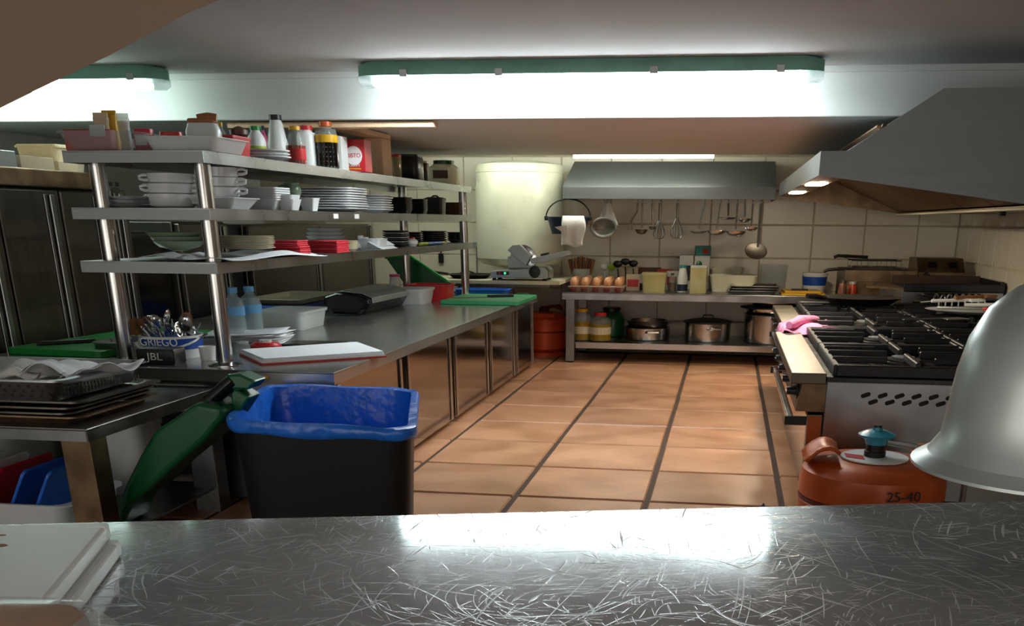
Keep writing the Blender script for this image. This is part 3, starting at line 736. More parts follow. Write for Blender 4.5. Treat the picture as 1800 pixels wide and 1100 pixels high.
bottle('small dark capped bottle with pink label behind the tall white one', p, w_/2, h, 'pink_cap', 'navy', name='small_bottle')
# white plates at the edge
q = L(462, Z, x=XE-.0)
stack('serving_plate', 'white oval plate lying at the edge of the top shelf', 'plate', q, 3, .014, lambda: plate_mesh(.13, .022), 'white_ceramic', 'plates on the top shelf')
# tall bottles along the edge
p, w_, h = it(474, 512, 202, Z+.052, x=XE+.0)
p, w_, h = it(474, 510, 202, Z, x=XE-.17)
bottle('tall white translucent bottle with black cap and dark lower label', p, w_/2, h, 'white_plastic', 'black_plastic', band='navy', bz=(.08, .34), neck=.55, sh=.45, name='sauce_bottle', capr=1.08)
p, w_, h = it(506, 539, 222, Z, x=XE+.05)
bottle('small glass sauce bottle with yellow cap and red label', p, w_/2, h, 'clear', 'yellow', 'amber', .5, 'red', (.12, .42), neck=.5, sh=.5, name='sauce_bottle')
p, w_, h = it(526, 560, 221, Z, x=XE-.06)
bottle('white plastic bottle with a red cap between the sauce and the soy bottle', p, w_/2, h, 'white_plastic', 'red', neck=.6, sh=.72, name='sauce_bottle')
p, w_, h = it(558, 597, 214, Z, x=XE+.04)
bottle('large soy sauce bottle with yellow label and orange cap', p, w_/2, h, 'clear', 'orange_gas', 'soy', .62, 'yellow', (.56, .72), neck=.5, sh=.72, name='soy_sauce_bottle', rib=5)
p, w_, h = it(593, 609, 240, Z, x=XE+.04)
carton('slim white packet between the soy bottle and the red carton', p, w_, .1, h, 'white_plastic', name='packet')
p, w_, h = it(608, 650, 246, Z, x=XE+.08)
t = carton('red gravy carton with a round white logo beside the wooden post', p, w_, .12, h, 'red', name='gravy_carton')
MB().lathe([(w_*.36, 0), (w_*.36, .002)], 24, sy=1).build('logo_disc', 'text_white', t, loc=(w_*.03, -.0605, h*.5), rot=(PI/2, 0, 0))
text('BISTO', w_*.22, 'red', t, (w_*.03, -.0635, h*.5))
text('GRAVY', w_*.15, 'text_white', t, (w_*.03, -.0615, h*.2))
MB().box(-w_*.25, w_*.3, -.0615, -.0605, h*.08, h*.12).build('printed_line', 'yellow', t)
# jars beyond the post
for i, (a, b, tp, mm, cp, lb, dx) in enumerate(((686, 706, 272, 'clear_yellow', 'red', 'pale jar with a red lid right behind the wooden post', .0), (697, 742, 272, 'dark_ceramic', 'black_plastic', 'large dark spice canister behind the wooden post', .02), (738, 754, 283, 'brown_ceramic', 'white_plastic', 'narrow brown jar left of the green lidded jar', .03))):
    p, w_, h = it(a, b, tp, Z, x=XE-.02+dx*(1 if i else -6))
    t = thing('canister', lb, 'jar', p)
    MB().rrect([(.95, 0), (1, h*.05), (1, h*.85), (.95, h*.9)], sx=w_/2, sy=w_/2 if i != 1 else .09, rad=.4).build('body', mm, t, smooth=True)
    MB().rrect([(.98, h*.901), (.98, h)], sx=w_/2, sy=w_/2 if i != 1 else .09, rad=.4).build('lid', cp, t, smooth=True)
p, w_, h = it(757, 806, 282, Z, x=XE+.02)
t = thing('spice_jar', 'big clear plastic jar with dark green lid and brown label on the top shelf', 'jar', p)
MB().rrect([(.95, 0), (1, h*.05), (1, h*.7), (.72, h*.82), (.72, h*.84)], sx=w_/2, sy=w_/2, rad=.6).build('body', 'clear_yellow', t, smooth=True)
MB().lathe([(w_*.37, h*.845), (w_*.37, h*.99), (w_*.3, h)], 20).build('lid', 'green_dark', t, smooth=True)
MB().box(-w_*.27, w_*.27, -w_/2-.002, -w_/2-.0005, h*.25, h*.58).build('label_panel', 'brown_ceramic', t)

#@@MIDDLE SHELF
Z = z2+.0008
def handled_bowls(px0, px1, rows, y, lab, grp):
    p = L((px0+px1)/2, Z, y=y); r = (px1-px0)*U(p)/2
    zt = [ZT(p, a) for a in rows]   # tops from bottom to top
    for k in range(len(zt)-1):
        z0, hh = zt[k], zt[k+1]-zt[k]-.001
        t = thing('soup_bowl', nth(k, len(zt)-1)+' '+lab, 'bowl', (p.x+random.uniform(-.004, .004), p.y, z0), .1*k, grp)
        MB().lathe([(r*.86, 0), (r*.95, hh*.12), (r*.98, hh*.7), (r, hh*.9), (r, hh), (r-.01, hh), (r*.93, hh*.4), (r*.8, hh*.15), (0, hh*.12)], 28).build('cup', 'white_ceramic', t, smooth=True)
        for s_ in (-1, 1):
            MB().tube([(s_*r*.96, 0, hh*.85), (s_*(r+.022), 0, hh*.88), (s_*(r+.038), 0, hh*.72), (s_*(r+.036), 0, hh*.5), (s_*(r+.02), 0, hh*.36), (s_*r*.9, 0, hh*.36)], .0065).build('handle', 'white_ceramic', t, smooth=True)
p = L(300, Z, y=SY0+.32)
handled_bowls(267, 345, (365, 341, 323, 305), SY0+.30, 'white handled soup bowl stacked left of the near right post', 'left soup bowl stack')
handled_bowls(366, 424, (346, 329, 312, 294), SY0+.42, 'white handled soup bowl stacked right of the near right post', 'right soup bowl stack')
q = L(395, Z, y=SY0+.42)
tub('white rectangular serving dish under the right soup bowls', q, .23, .3, ZT(q, 346)-Z-.004, 'white_ceramic', name='serving_dish', cat='dish', flare=.7)
q = L(236, Z, y=SY0+.3)
stack('flat_dish', 'pale blue grey flat dish at the near left of the middle shelf', 'dish', q, 3, .016, lambda: MB().rrect([(.8, 0), (1, .014), (.95, .014), (.8, .006)], sx=.09, sy=.16, rad=.3), 'white_ceramic', 'flat dishes')
p, w_, h = it(428, 503, 330, Z, x=XE-.02)
for k in range(6):
    o = MB().rrect([(.75, 0), (.93, .042), (1.0, .043), (1.0, .05), (.94, .05), (.72, .008)], sx=w_/2, sy=w_/2*.9, rad=.2).build('square_bowl', 'white_ceramic', None, smooth=True, loc=(p.x, p.y, Z+.001+k*(h-.05)/5))
    tag(o, nth(k, 6)+' white square bowl stacked beside the green mugs', 'bowl', 'stack of white square bowls')
q = L(507, Z, x=XE+.09)
stack('sauce_dish', 'small white square dish at the shelf edge in front of the green mugs', 'dish', q, 2, .02, lambda: MB().rrect([(.7, 0), (1, .05), (.92, .05), (.66, .01)], sx=.045, sy=.06, rad=.3), 'white_ceramic', 'small white dishes at the edge')
for k in range(2):
    p, w_, h = it(502, 532, 321, Z, x=XE-.02)
    t = thing('green_mug', ('lower', 'upper')[k]+' sage green mug of two stacked on the middle shelf', 'mug', (p.x, p.y, Z+k*h*.5), .4*k, 'sage green mugs')
    hh = h*.495
    MB().lathe([(w_*.36, 0), (w_*.5, hh*.25), (w_*.5, hh*.6), (w_*.4, hh*.85), (w_*.46, hh), (w_*.42, hh), (w_*.36, hh*.8), (w_*.4, hh*.3), (0, hh*.1)], 22).build('cup', 'sage', t, smooth=True)
    MB().tube([(-w_*.42, 0, hh*.8), (-w_*.72, 0, hh*.7), (-w_*.72, 0, hh*.4), (-w_*.46, 0, hh*.3)], .007).build('handle', 'sage', t, smooth=True)
p, w_, h = it(530, 560, 348, Z, x=XE+.07)
tub('white square cup next to the green mugs on the middle shelf', p, w_, w_*1.1, h, 'white_ceramic', name='white_cup', cat='cup', flare=.7)
p, w_, h = it(538, 636, 331, Z, x=XE-.02)
for k in range(9):
    o = sqplate_mesh(w_/2, h/8.8*1.5).build('square_plate', 'white_ceramic', None, smooth=True, loc=(p.x+random.uniform(-.008, .008), p.y, Z+.001+k*h/9.6))
    o.rotation_euler = (0, 0, random.uniform(-.04, .04)); tag(o, nth(k, 9)+' white square plate in the big stack on the middle shelf', 'plate', 'big stack of white square plates')
p, w_, h = it(634, 686, 343, Z, x=XE-.0)
for k in range(7):
    o = sqplate_mesh(w_/2, h/7*1.5).build('square_plate', 'white_ceramic', None, smooth=True, loc=(p.x+random.uniform(-.006, .006), p.y, Z+.001+k*h/7.6))
    o.rotation_euler = (0, 0, random.uniform(-.05, .05)); tag(o, nth(k, 7)+' smaller white square plate stacked beside the black bowls', 'plate', 'small stack of white square plates')
for i, (a, b, tp, n, mm, lb) in enumerate(((682, 722, 347, 6, 'dark_ceramic', 'black square bowl stacked right of the small white plates'), (721, 750, 350, 6, 'dark_ceramic', 'black square bowl in the middle black stack'), (783, 814, 356, 5, 'brown_ceramic', 'dark brown square dish stacked at the far end of the middle shelf'))):
    p, w_, h = it(a, b, tp, Z, x=XE+.01)
    for k in range(n):
        o = MB().rrect([(.8, 0), (1, .035), (.93, .035), (.76, .008)], sx=w_/2, sy=w_/2, rad=.2).build('square_dish', mm, None, smooth=True, loc=(p.x, p.y, Z+.001+k*(h-.035)/(n-1)))
        tag(o, nth(k, n)+' '+lb, 'bowl', 'dark dish stack %s' % ('near', 'middle', 'far')[i])
p, w_, h = it(750, 782, 345, Z, x=XE+.01)
t = thing('cast_pot', 'black square lidded pot between two dark dish stacks', 'pot', p)
MB().rrect([(.9, 0), (1, h*.8), (.95, h*.8)], sx=w_/2, sy=w_/2, rad=.3).build('body', 'black_plastic', t, smooth=True)
MB().rrect([(1.04, h*.801), (1.04, h*.88), (.7, h*.95)], sx=w_/2, sy=w_/2, rad=.3).build('lid', 'black_plastic', t, smooth=True)
MB().tube([(-w_*.2, 0, h*.94), (-w_*.1, 0, h*1.02), (w_*.1, 0, h*1.02), (w_*.2, 0, h*.94)], .006).build('lid_handle', 'black_plastic', t)
p = L(812, Z, x=XE+.0)
#@@LOW SHELF
Z = z1+.0008
# paper sheet
pa = [L(222, Z, y=SY0+.06), L(500, Z, x=SX1-.01), L(500, Z, x=SX1-.3), L(215, Z, y=SY0+.5)]
a, b = L(228, Z, y=SY0+.05), L(400, Z, y=SY0+.05)
t = thing('paper_liner', 'crumpled white paper sheet lying on the low shelf under the green bowls', 'paper', ((a.x+b.x)/2, SY0+.6, Z))
x_ = (b.x-a.x)/2
MB().grid(lambda u, v: (-x_*.9+u*x_*1.95, -.55+v*1.1, .010+.008*math.sin(9*u+2*v)+.008*math.sin(7*v+4*u)), 22, 22).build('sheet', 'paper', t, smooth=True, thick=.0015)
MB().grid(lambda u, v: (-x_*.5+u*x_*1.1, -.57+v*.12, .0225+.008*math.sin(12*u)+.006*v), 18, 4).build('folded_edge', 'paper', t, smooth=True, thick=.0015)
Z2 = Z+.034
p, w_, h = it(272, 362, 409, Z2, y=SY0+.34)
for k in range(3):
    rr = w_/2*(1.04-.03*(2-k)); zz = Z2+k*(ZT(p, 408)-Z2-.042)/2
    o = bowl_mesh(rr, .042, .3).build('green_bowl', 'sage', None, smooth=True, loc=(p.x-.012*k, p.y, zz)); tag(o, ('lowest', 'middle', 'topmost')[k]+' sage green bowl of the three stacked on the low shelf', 'bowl', 'sage green bowls')
p, w_, h = it(388, 482, 414, Z2, x=XE-.05)
for k in range(9):
    o = plate_mesh(w_/2*random.uniform(.97, 1.02), h/9*1.5).build('beige_plate', 'beige_ceramic', None, smooth=True, loc=(p.x+random.uniform(-.006, .006), p.y, Z2+k*h/9.6)); tag(o, nth(k, 9)+' beige rimmed plate in the tall stack left of the red napkins', 'plate', 'stack of beige plates')
for i, (a, b, tp, lb) in enumerate(((486, 539, 422, 'left uneven stack of red paper napkins on the low shelf'), (541, 607, 422, 'right squared stack of red paper napkins on the low shelf'))):
    p, w_, h = it(a, b, tp, Z, x=XE+.04)
    t = thing('napkin_stack', lb, 'napkins', p, 0, 'red napkin stacks')
    for k in range(8):
        j = .008 if i == 0 else .001
        MB().cbox((random.uniform(-j, j), random.uniform(-j, j), k*h/8), w_*.97, w_*.9, h/8*.93).build('napkin_bundle', 'red_napkin', t, bevel=.004, seg=1)
p, w_, h = it(606, 631, 423, Z, x=XE+.03)
for k in range(5):
    o = plate_mesh(w_/2, h/5*1.5, 18).build('saucer', 'beige_ceramic', None, smooth=True, loc=(p.x, p.y, Z+k*h/5.6)); tag(o, nth(k, 5)+' small beige saucer stacked right of the red napkins', 'saucer', 'beige saucers')
for i, (a, b, zt) in enumerate(((538, 612, 413), (540, 600, 403))):
    p, w_, h = it(a, b, zt, Z, x=XE-.28)
p, w_, h = it(538, 610, 401, Z, x=XE-.3)
for k in range(4):
    o = bowl_mesh(w_/2*(1-.04*k), .05, .5).build('white_bowl', 'white_ceramic', None, smooth=True, loc=(p.x, p.y, Z+k*(h-.05)/3)); tag(o, nth(k, 4)+' wide white bowl stacked behind the red napkins', 'bowl', 'white bowls behind the napkins')
p, w_, h = it(632, 678, 419, Z, x=XE+.02)
tub('clear plastic tub of folded white napkins on the low shelf', p, w_, w_, h, 'clear_milky', name='napkin_tub')
q = p.copy(); q.z += .006
t = thing('folded_napkins', 'white folded napkins sticking up out of the clear tub', 'napkins', q, .2)
for k in range(5): MB().cbox((-.07+.03*k, 0, 0), .022, .12, h*1.18-.01*k).build('napkin', 'paper', t, bevel=.004, seg=1)
p, w_, h = it(678, 716, 405, Z, x=XE-.0)
for k in range(7):
    o = sqplate_mesh(w_/2, h/7*1.5).build('slate_plate', 'grey_metal' if k % 2 else 'dark_ceramic', None, loc=(p.x, p.y, Z+k*h/7.6)); tag(o, nth(k, 7)+' grey and white square plate stacked right of the napkin tub', 'plate', 'grey plate stack')
q = L(693, Z, x=SX1-.05)
t = thing('paper_sheet', 'white paper card lying slanted at the edge of the low shelf', 'paper', (q.x-.01, q.y-.12, Z))
MB().add([(-.04, -.24, .045), (.04, -.2, .0), (.04, .1, .0), (-.04, .06, .045)], [(0, 1, 2, 3)]).build('card', 'paper', t, thick=.003)
MB().add([(-.04, -.2, .062), (.02, -.2, .02), (.02, .1, .02), (-.04, .05, .062)], [(0, 1, 2, 3)]).build('card', 'paper', t, thick=.003)
p, w_, h = it(716, 735, 417, Z, x=XE+.06)
t = thing('string_ball', 'small white roll with a red cap at the edge of the low shelf', 'roll', p)
MB().lathe([(w_*.3, 0), (w_*.5, h*.3), (w_*.5, h*.6), (w_*.25, h*.85), (0, h*.86)], 16).build('body', 'white_plastic', t, smooth=True)
MB().lathe([(w_*.25, h*.861), (w_*.2, h)], 12).build('cap', 'red', t)
a, b = L(738, Z+.014, x=SX1-.05), L(781, Z+.014, x=SX1-.03)
t = thing('marker_pen', 'blue and lime green pen lying at the edge of the low shelf', 'pen', a)
d_ = b-a
MB().tube([d_*.0, d_*.3], .011).build('cap', 'lime', t, smooth=True); MB().tube([d_*.301, d_*.85], .0115).build('barrel', 'blue', t, smooth=True); MB().tube([d_*.851, d_*1.0], .009).build('end_plug', 'lime', t, smooth=True)
for i, (a, b, tp, n, lb) in enumerate(((718, 742, 408, 5, 'small dark plate stacked behind the white roll'), (740, 786, 406, 6, 'dark round plate in the wide far stack on the low shelf'), (786, 815, 408, 5, 'dark round plate in the last stack on the low shelf'))):
    p, w_, h = it(a, b, tp, Z, x=XE-.02)
    for k in range(n):
        o = plate_mesh(w_/2, h/n*1.5, 20).build('dark_plate', 'dark_ceramic', None, smooth=True, loc=(p.x, p.y, Z+k*h/(n+.6))); tag(o, nth(k, n)+' '+lb, 'plate', 'dark plate stack %s' % ('small', 'wide', 'last')[i])
#@@COUNTER THINGS
# ================================================================== ON THE LONG COUNTER
Z = ZI+.0006
# green chopping board with knife, near left
q0, q1 = onz(20, 624, Z), onz(143, 622, Z)
w_ = .36
t = thing('chopping_board', 'bright green chopping board at the far left end of the counter', 'chopping board', (q0.x+.26, q0.y+.5, Z), -.1)
MB().rrect([(1, 0), (1, .03)], sx=.26, sy=.5, rad=.12).build('board', 'green_leaf', t, bevel=.004)
MB().lathe([(.02, .0302), (.02, .0306)], 12, (-.15, .38, 0)).build('hang_hole', 'green_dark', t)
t = thing('kitchen_knife', 'black handled knife lying on the green board at the left', 'knife', (q0.x+.14, q0.y+.22, Z+.0312), .75)
MB().rrect([(1, 0), (1, .018)], sx=.13, sy=.016, rad=.6).build('handle', 'black_plastic', t, bevel=.004)
MB().add([(.131, -.014, .008), (.36, -.004, .008), (.36, .004, .008), (.131, .016, .008)], [(0, 1, 2, 3)]).build('blade', 'chrome', t, thick=.003)
# steel gastronorm tray between board and bucket
p, w_, h = fr(146, 250, 627, 601, Z, .35)
t = tub('stainless gastro pan standing between green board and cutlery bucket', Vector((p.x+.09, p.y+.0, Z)), w_*.75, .3, .06, 'steel', name='steel_pan', cat='pan', flare=.92)
# cutlery bucket
p, w_, h = fr(254, 359, 634, 583, Z, rnd=True)
hb = ZT(p, 587)-Z
t = thing('cutlery_bucket', 'white and blue yogurt bucket full of cutlery behind the small speaker', 'bucket', p)
r = w_/2
MB().lathe([(r*.86, 0), (r*.98, hb*.9), (r*1.03, hb*.9), (r*1.03, hb), (r*.95, hb), (r*.83, .01), (0, .008)], 28).build('body', 'white_plastic', t, smooth=True)
MB().lathe([(r*.93, hb*.42), (r*.945, hb*.43), (r*.99, hb*.89), (r*.97, hb*.895)], 28).build('label_band', 'blue_label', t, smooth=True)
text('GRIEGO', r*.36, 'text_white', t, (r*.1, -r*1.015, hb*.78), sx=1.0, rot=(PI/2+.1, 0, 0))
MB().tube([(r*1.02*math.cos(a), r*1.02*math.sin(a)-.004, hb*.9-hb*.45*abs(math.sin(a))) for a in [PI+PI*i/12 for i in range(13)]], .005).build('bail_handle', 'white_plastic', t, smooth=True)
rnd = random.Random(3)
for i in range(34):
    a = rnd.uniform(0, 2*PI); rr = r*.6*math.sqrt(rnd.random()); a2 = a+rnd.uniform(-.5, .5); ln = rnd.uniform(.12, .17)
    b0 = Vector((p.x+rr*.75*math.cos(a), p.y+rr*.75*math.sin(a), Z+.03)); dr = Vector((math.cos(a2)*rnd.uniform(.4, 1.2), math.sin(a2)*.35, .8)).normalized()
    b1 = b0+dr*ln
    kind = i % 3
    t = thing(('spoon', 'fork', 'table_knife')[kind], 'steel %s standing in the cutlery bucket' % ('spoon', 'fork', 'table knife')[kind], ('spoon', 'fork', 'knife')[kind], b0, 0, ('spoons', 'forks', 'knives')[kind]+' in the cutlery bucket')
    d = b1-b0
    MB().tube([(0, 0, 0), d*.6, d*.75], [.006, .005, .005], 6).build('handle', 'chrome', t, smooth=True)
    if kind == 0:
        M_ = MB().lathe([(0, -.01), (.02, -.006), (.03, .005), (.027, .005), (.017, -.001), (0, -.004)], 12, sy=1.4).build('bowl', 'wood_spoon' if i < 12 else 'chrome', t, smooth=True, loc=d*.9)
        M_.rotation_euler = (1.2, 0, rnd.uniform(0, 6))
    elif kind == 1:
        for k in (-1, 0, 1): MB().tube([d*.75, d*.85+Vector((.008*k, 0, 0)), d*1.05+Vector((.008*k, 0, 0))], .0028, 5).build('tine', 'chrome', t)
    else: MB().tube([d*.75, d*1.05], [.008, .003], 4).build('blade', 'chrome', t)
# speaker box
p, w_, h = fr(250, 321, 641, 614, Z, .11)
t = thing('portable_speaker', 'small black box lettered JBL at the counter edge', 'speaker', p)
MB().rrect([(.95, 0), (1, .006), (1, h-.006), (.95, h)], sx=w_/2, sy=.055, rad=.2).build('body', 'black_plastic', t, smooth=True)
text('JBL', h*.68, 'text_white', t, (0, -.057, h*.5), sx=1.25)
p, w_, h = fr(318, 362, 640, 612, Z, .08)
t = tub('white paper cup behind the speaker box', p+Vector((.02, .1, 0)), w_*.7, w_*.7, h*.9, 'white_plastic', name='paper_cup', cat='cup', rad=.99)
# papers behind the post
q = onz(420, 606, Z)
t = thing('paper_pile', 'loose pile of white papers behind the near right post', 'papers', (q.x-.02, q.y+.15, Z), .25)
for k in range(7): MB().grid(lambda u, v: (-.2+.4*u, -.17+.34*v, .004+k*.007+.012*u*u*(k/6)), 6, 4).build('sheet', 'paper', t, smooth=True, thick=.001, rot=(0, 0, random.uniform(-.25, .25)))
t = thing('glass_jar', 'small clear jar in front of the loose papers', 'jar', (onz(420, 620, Z).x, onz(420, 620, Z).y+.04, Z))
MB().lathe([(.035, 0), (.038, .01), (.038, .032), (.03, .04)], 16).build('body', 'clear', t, smooth=True); MB().lathe([(.032, .0405), (.032, .05)], 16).build('lid', 'grey_metal', t, smooth=True)
# clipboard with papers
c4 = [onz(a, b, Z) for a, b in ((461, 642), (679, 628), (632, 610), (421, 624))]
t = thing('clipboard', 'brown clipboard with a thick wad of white paper at the counter corner', 'clipboard', (sum((c.x for c in c4))/4, sum((c.y for c in c4))/4, Z))
def loc_(c, s=1, z=0): return (( c.x-t.location.x)*s, (c.y-t.location.y)*s, z)
MB().quadprism([loc_(c, 1, 0) for c in c4], [loc_(c, 1, .007) for c in c4]).build('board', 'red_card', t)
for k in range(3): MB().quadprism([loc_(c, .985-.012*k, .0075+k*.007) for c in c4], [loc_(c, .985-.012*k, .0138+k*.007) for c in c4]).build('paper_wad', 'paper', t, rot=(0, 0, .012*(k-1)))
p, w_, h = fr(441, 495, 616, 605, Z, .12)
t = thing('tape_dispenser', 'red plastic tape holder behind the clipboard', 'tape', p)
MB().rrect([(1, 0), (1, .02), (.8, .032)], sx=w_/2, sy=.05, rad=.9).build('body', 'red', t, smooth=True)
MB().lathe([(.03, .0325), (.03, .045)], 16).build('roll', 'clear_milky', t)
p, w_, h = fr(500, 613, 614, 603, Z, .2)
t = thing('tablet', 'flat black tablet case behind the clipboard', 'tablet', p, .05)
MB().rrect([(1, 0), (1, .02)], sx=w_/2, sy=.1, rad=.2).build('case', 'black_plastic', t, bevel=.004)
MB().box(-w_*.45, w_*.45, -.085, .085, .0202, .0215).build('screen', 'black_gloss', t)
# water bottles
for i, (a, b, tp, y, lb) in enumerate(((434, 467, 503, 5.25, 'ribbed clear water bottle with blue cap at the right of the pair'), (403, 434, 505, 5.05, 'clear water bottle with pale blue band beside the near post'))):
    p = L((a+b)/2+(-4 if i == 0 else 0), Z, y=y); r = (b-a)*U(p)/2*1.12; h = ZT(p, tp)-Z
    bottle(lb, p, r, h, 'glass_water', 'blue_light', None, .5, 'blue_light', (.5, .66), neck=.42, sh=.66, rib=5 if i == 0 else 2, name='water_bottle', group='water bottles')
# plastic tub with lid
p, w_, h = fr(466, 560, 582, 548, Z, .42)
tub('milky plastic food tub with lid in front of the black dispenser', p, w_, .42, h*.9, 'clear_milky', 'clear_milky', name='food_tub', flare=.9, rad=.25)
# yellow tray on blue box
q = onz(520, 540, Z)
t = thing('blue_crate', 'flat blue box under the pale yellow tray', 'box', (L(520, Z, x=-3.12).x, L(520, Z, x=-3.12).y, Z))
MB().box(-.24, .24, -.5, .5, 0, .045).build('body', 'blue_label', t, bevel=.006); MB().box(-.22, .22, -.48, .48, .0452, .048).build('lid_panel', 'navy', t)
tub('pale yellow tray lying on the blue box by the cabinets', Vector((t.location.x, t.location.y, Z+.049)), .44, .9, .035, 'cream_plastic', name='yellow_tray', cat='tray', flare=.9)
# black roll dispenser lying on its side
na, nb_ = onz(650, 553, Z), onz(717, 536, Z)
w3_ = 84*U(na); dl = nb_.y-na.y
hg = ZT(na, 519)-Z
t = thing('paper_dispenser', 'black and grey paper towel dispenser lying open on the counter', 'dispenser', (na.x-w3_/2, na.y, Z), math.atan2(-(nb_.x-na.x), dl)*.9)
w2 = w3_/2
pr_ = [(-w2*.5, 0), (w2*.75, 0), (w2*1.02, hg*.55), (w2*1.0, hg*.8), (w2*.6, hg*1.0), (-w2*.4, hg*1.12), (-w2*.95, hg*.9), (-w2, hg*.45)]
MB().prism(pr_, 'y', 0, dl).build('housing', 'black_gloss', t, bevel=.012)
MB().prism([(w2*1.03, hg*.56), (w2*1.01, hg*.82), (w2*.61, hg*1.03), (-w2*.4, hg*1.15), (-w2*.4, hg*1.2), (w2*.64, hg*1.08), (w2*1.06, hg*.85), (w2*1.08, hg*.56)], 'y', .05, dl*.99).build('cover', 'grey_metal', t, bevel=.006)
MB().prism([(-w2*.8, hg*.3), (w2*.55, hg*.2), (w2*.8, hg*.55), (w2*.45, hg*.85), (-w2*.4, hg*.95), (-w2*.8, hg*.75)], 'y', -.006, -.0005).build('mouth', 'rubber', t, bevel=.004)
MB().prism([(-w2*.9, .004), (w2*.7, .004), (w2*.85, hg*.3), (w2*.78, hg*.34), (w2*.6, hg*.06), (-w2*.85, hg*.06)], 'y', -.09, -.007).build('open_flap', 'black_gloss', t, bevel=.005)
# clear tubs, red tub and things at the far end
p, w_, h = fr(699, 757, 536, 511, Z, .36)
tub('square clear tub upside between dispenser and green board', p, w_, .36, h, 'clear_milky', 'clear_milky', name='clear_tub', flare=.85)
p, w_, h = fr(756, 786, 525, 511, Z, .3)
tub('small clear tub in front of the red container', p+Vector((0, .1, 0)), w_, .3, h, 'clear_milky', name='clear_tub', flare=.85)
q = L(757, Z, y=8.16)
tub('red plastic container at the far end of the counter', q, 80*U(q), .3, ZT(q, 499)-Z, 'red', name='red_container', flare=.9)
q = L(735, Z, y=8.72)
t = thing('green_plastic_cover', 'dark green plastic lid leaning up behind the red container', 'cover', q)
A_, B_, C_, D_ = [ony(a, b, 8.76) for a, b in ((680, 452), (724, 450), (794, 497), (722, 512))]
MB().quadprism([(v.x-q.x, .0, max(v.z-Z, .0)) for v in (A_, B_, C_, D_)], [(v.x-q.x, .05, max(v.z-Z, .0)) for v in (A_, B_, C_, D_)]).build('panel', 'green_dark', t, bevel=.01)
MB().tube([Vector((v.x-q.x, -.012, max(v.z-Z, .012))) for v in (A_, B_, C_)], .012).build('rim', 'green_leaf', t, smooth=True)
p, w_, h = it(686, 706, 482, Z, y=8.3)
bottle('clear squeeze bottle with a pink cap behind the dispenser', p, w_/2, h, 'clear_milky', 'pink_cap', name='squeeze_bottle', neck=.8, sh=.7)
q0 = onz(836, 536, Z)
t = thing('chopping_board', 'teal green chopping board at the far corner of the counter', 'chopping board', (q0.x+.02, q0.y+.42, Z), 0)
w_ = 142*U(q0)/2
MB().rrect([(1, 0), (1, .028)], sx=w_, sy=.40, rad=.08).build('board', 'green_board', t, bevel=.004)
MB().rrect([(1, .0282), (1, .0288)], sx=w_*.9, sy=.35, rad=.08).build('worn_face', 'green_board', t)
t = thing('chef_knife', 'long dark chef knife lying across the teal green board', 'knife', (q0.x+.0, q0.y+.4, Z+.0295), .55)
MB().add([(-.3, -.0, .0), (.0, -.022, .0), (.0, .022, .0), (-.22, .02, .0)], [(0, 1, 2, 3)]).build('blade', 'steel_dark', t, thick=.004, off=1)
MB().rrect([(1, 0), (1, .02)], sx=.11, sy=.016, rad=.6).build('handle', 'black_plastic', t, loc=(.112, 0, 0), bevel=.004)
q = onz(915, 523, Z)
t = thing('sponge', 'small black scourer beside the teal board at the counter corner', 'sponge', (q.x, q.y+.08, Z)); MB().rrect([(.9, 0), (1, .012), (.9, .024)], sx=.06, sy=.05, rad=.4).build('pad', 'black_plastic', t, smooth=True); MB().rrect([(.9, .0242), (.85, .03)], sx=.06, sy=.05, rad=.4).build('scrub_face', 'green_dark', t)

#@@BACK LEFT
# ---- cream worktop behind the counter, with meat slicer and black pan
CY0 = 8.95
zc = ZT(L(900, .6, y=CY0), 493)
cx0, cx1 = L(745, zc, y=CY0).x, L(984, zc, y=CY0).x
t = thing('cream_table', 'cream topped narrow table under the water heater', 'table', ((cx0+cx1)/2, (CY0+10.06)/2, 0))
h = (cx1-cx0)/2; d = (10.06-CY0)/2
MB().box(-h, h, -d, d, zc-.032, zc).build('tabletop', 'cream_plastic', t, bevel=.004)
for sx_ in (-h+.03, h-.12):
    for sy_ in (-d+.35, d-.06):
        if sx_ > 0 and sy_ < 0: continue
        MB().box(sx_, sx_+.05, sy_, sy_+.05, 0, zc-.0325).build('leg', 'steel_dark', t)
MB().box(-h+.1, h-.1, -d+.1, -d+.13, zc-.06, zc-.0325).build('support_rail', 'steel_dark', t)
Z = zc+.0006
# slicer
sc_ = L(935, Z, y=9.1); k_ = 1/U(sc_)
t = thing('meat_slicer', 'grey metal electric meat slicer on the cream table', 'slicer', sc_)
def S(px, py): return ((px-935)/k_, ZT(Vector((sc_.x, sc_.y-.1, 0)), py)-Z)
def spr(pts, y0, y1, nm, m_, bv=.004): return MB().prism([S(*a) for a in pts], 'y', y0, y1).build(nm, m_, t, bevel=bv)
b = spr([(868, 488), (868, 477), (930, 474), (945, 468), (962, 468), (969, 475), (969, 488)], -.16, .14, 'base', 'grey_metal')
for fx in (873, 962):
    for yy_ in (-.12, .1): MB().lathe([(.022, 0), (.016, .012), (.016, ZT(sc_, 488)-Z)], 12).build('foot', 'rubber', t, loc=((fx-935)/k_, yy_, 0))
v = S(946, 477); MB().lathe([(.05, 0), (.05, .008), (.02, .012)], 20).build('dial', 'black_plastic', t, smooth=True, loc=(v[0], -.1605, v[1]), rot=(PI/2, 0, 0))
v = S(890, 480); bp_ = MB().box(-.055, .055, -.004, 0, -.014, .014).build('switch_plate', 'black_plastic', t, loc=(v[0], -.1605, v[1]))
MB().lathe([(.01, 0), (.01, .005)], 10).build('stop_button', 'red', bp_, loc=(-.03, -.0045, 0), rot=(PI/2, 0, 0)); MB().lathe([(.01, 0), (.01, .005)], 10).build('start_button', 'led_green', bp_, loc=(.02, -.0045, 0), rot=(PI/2, 0, 0))
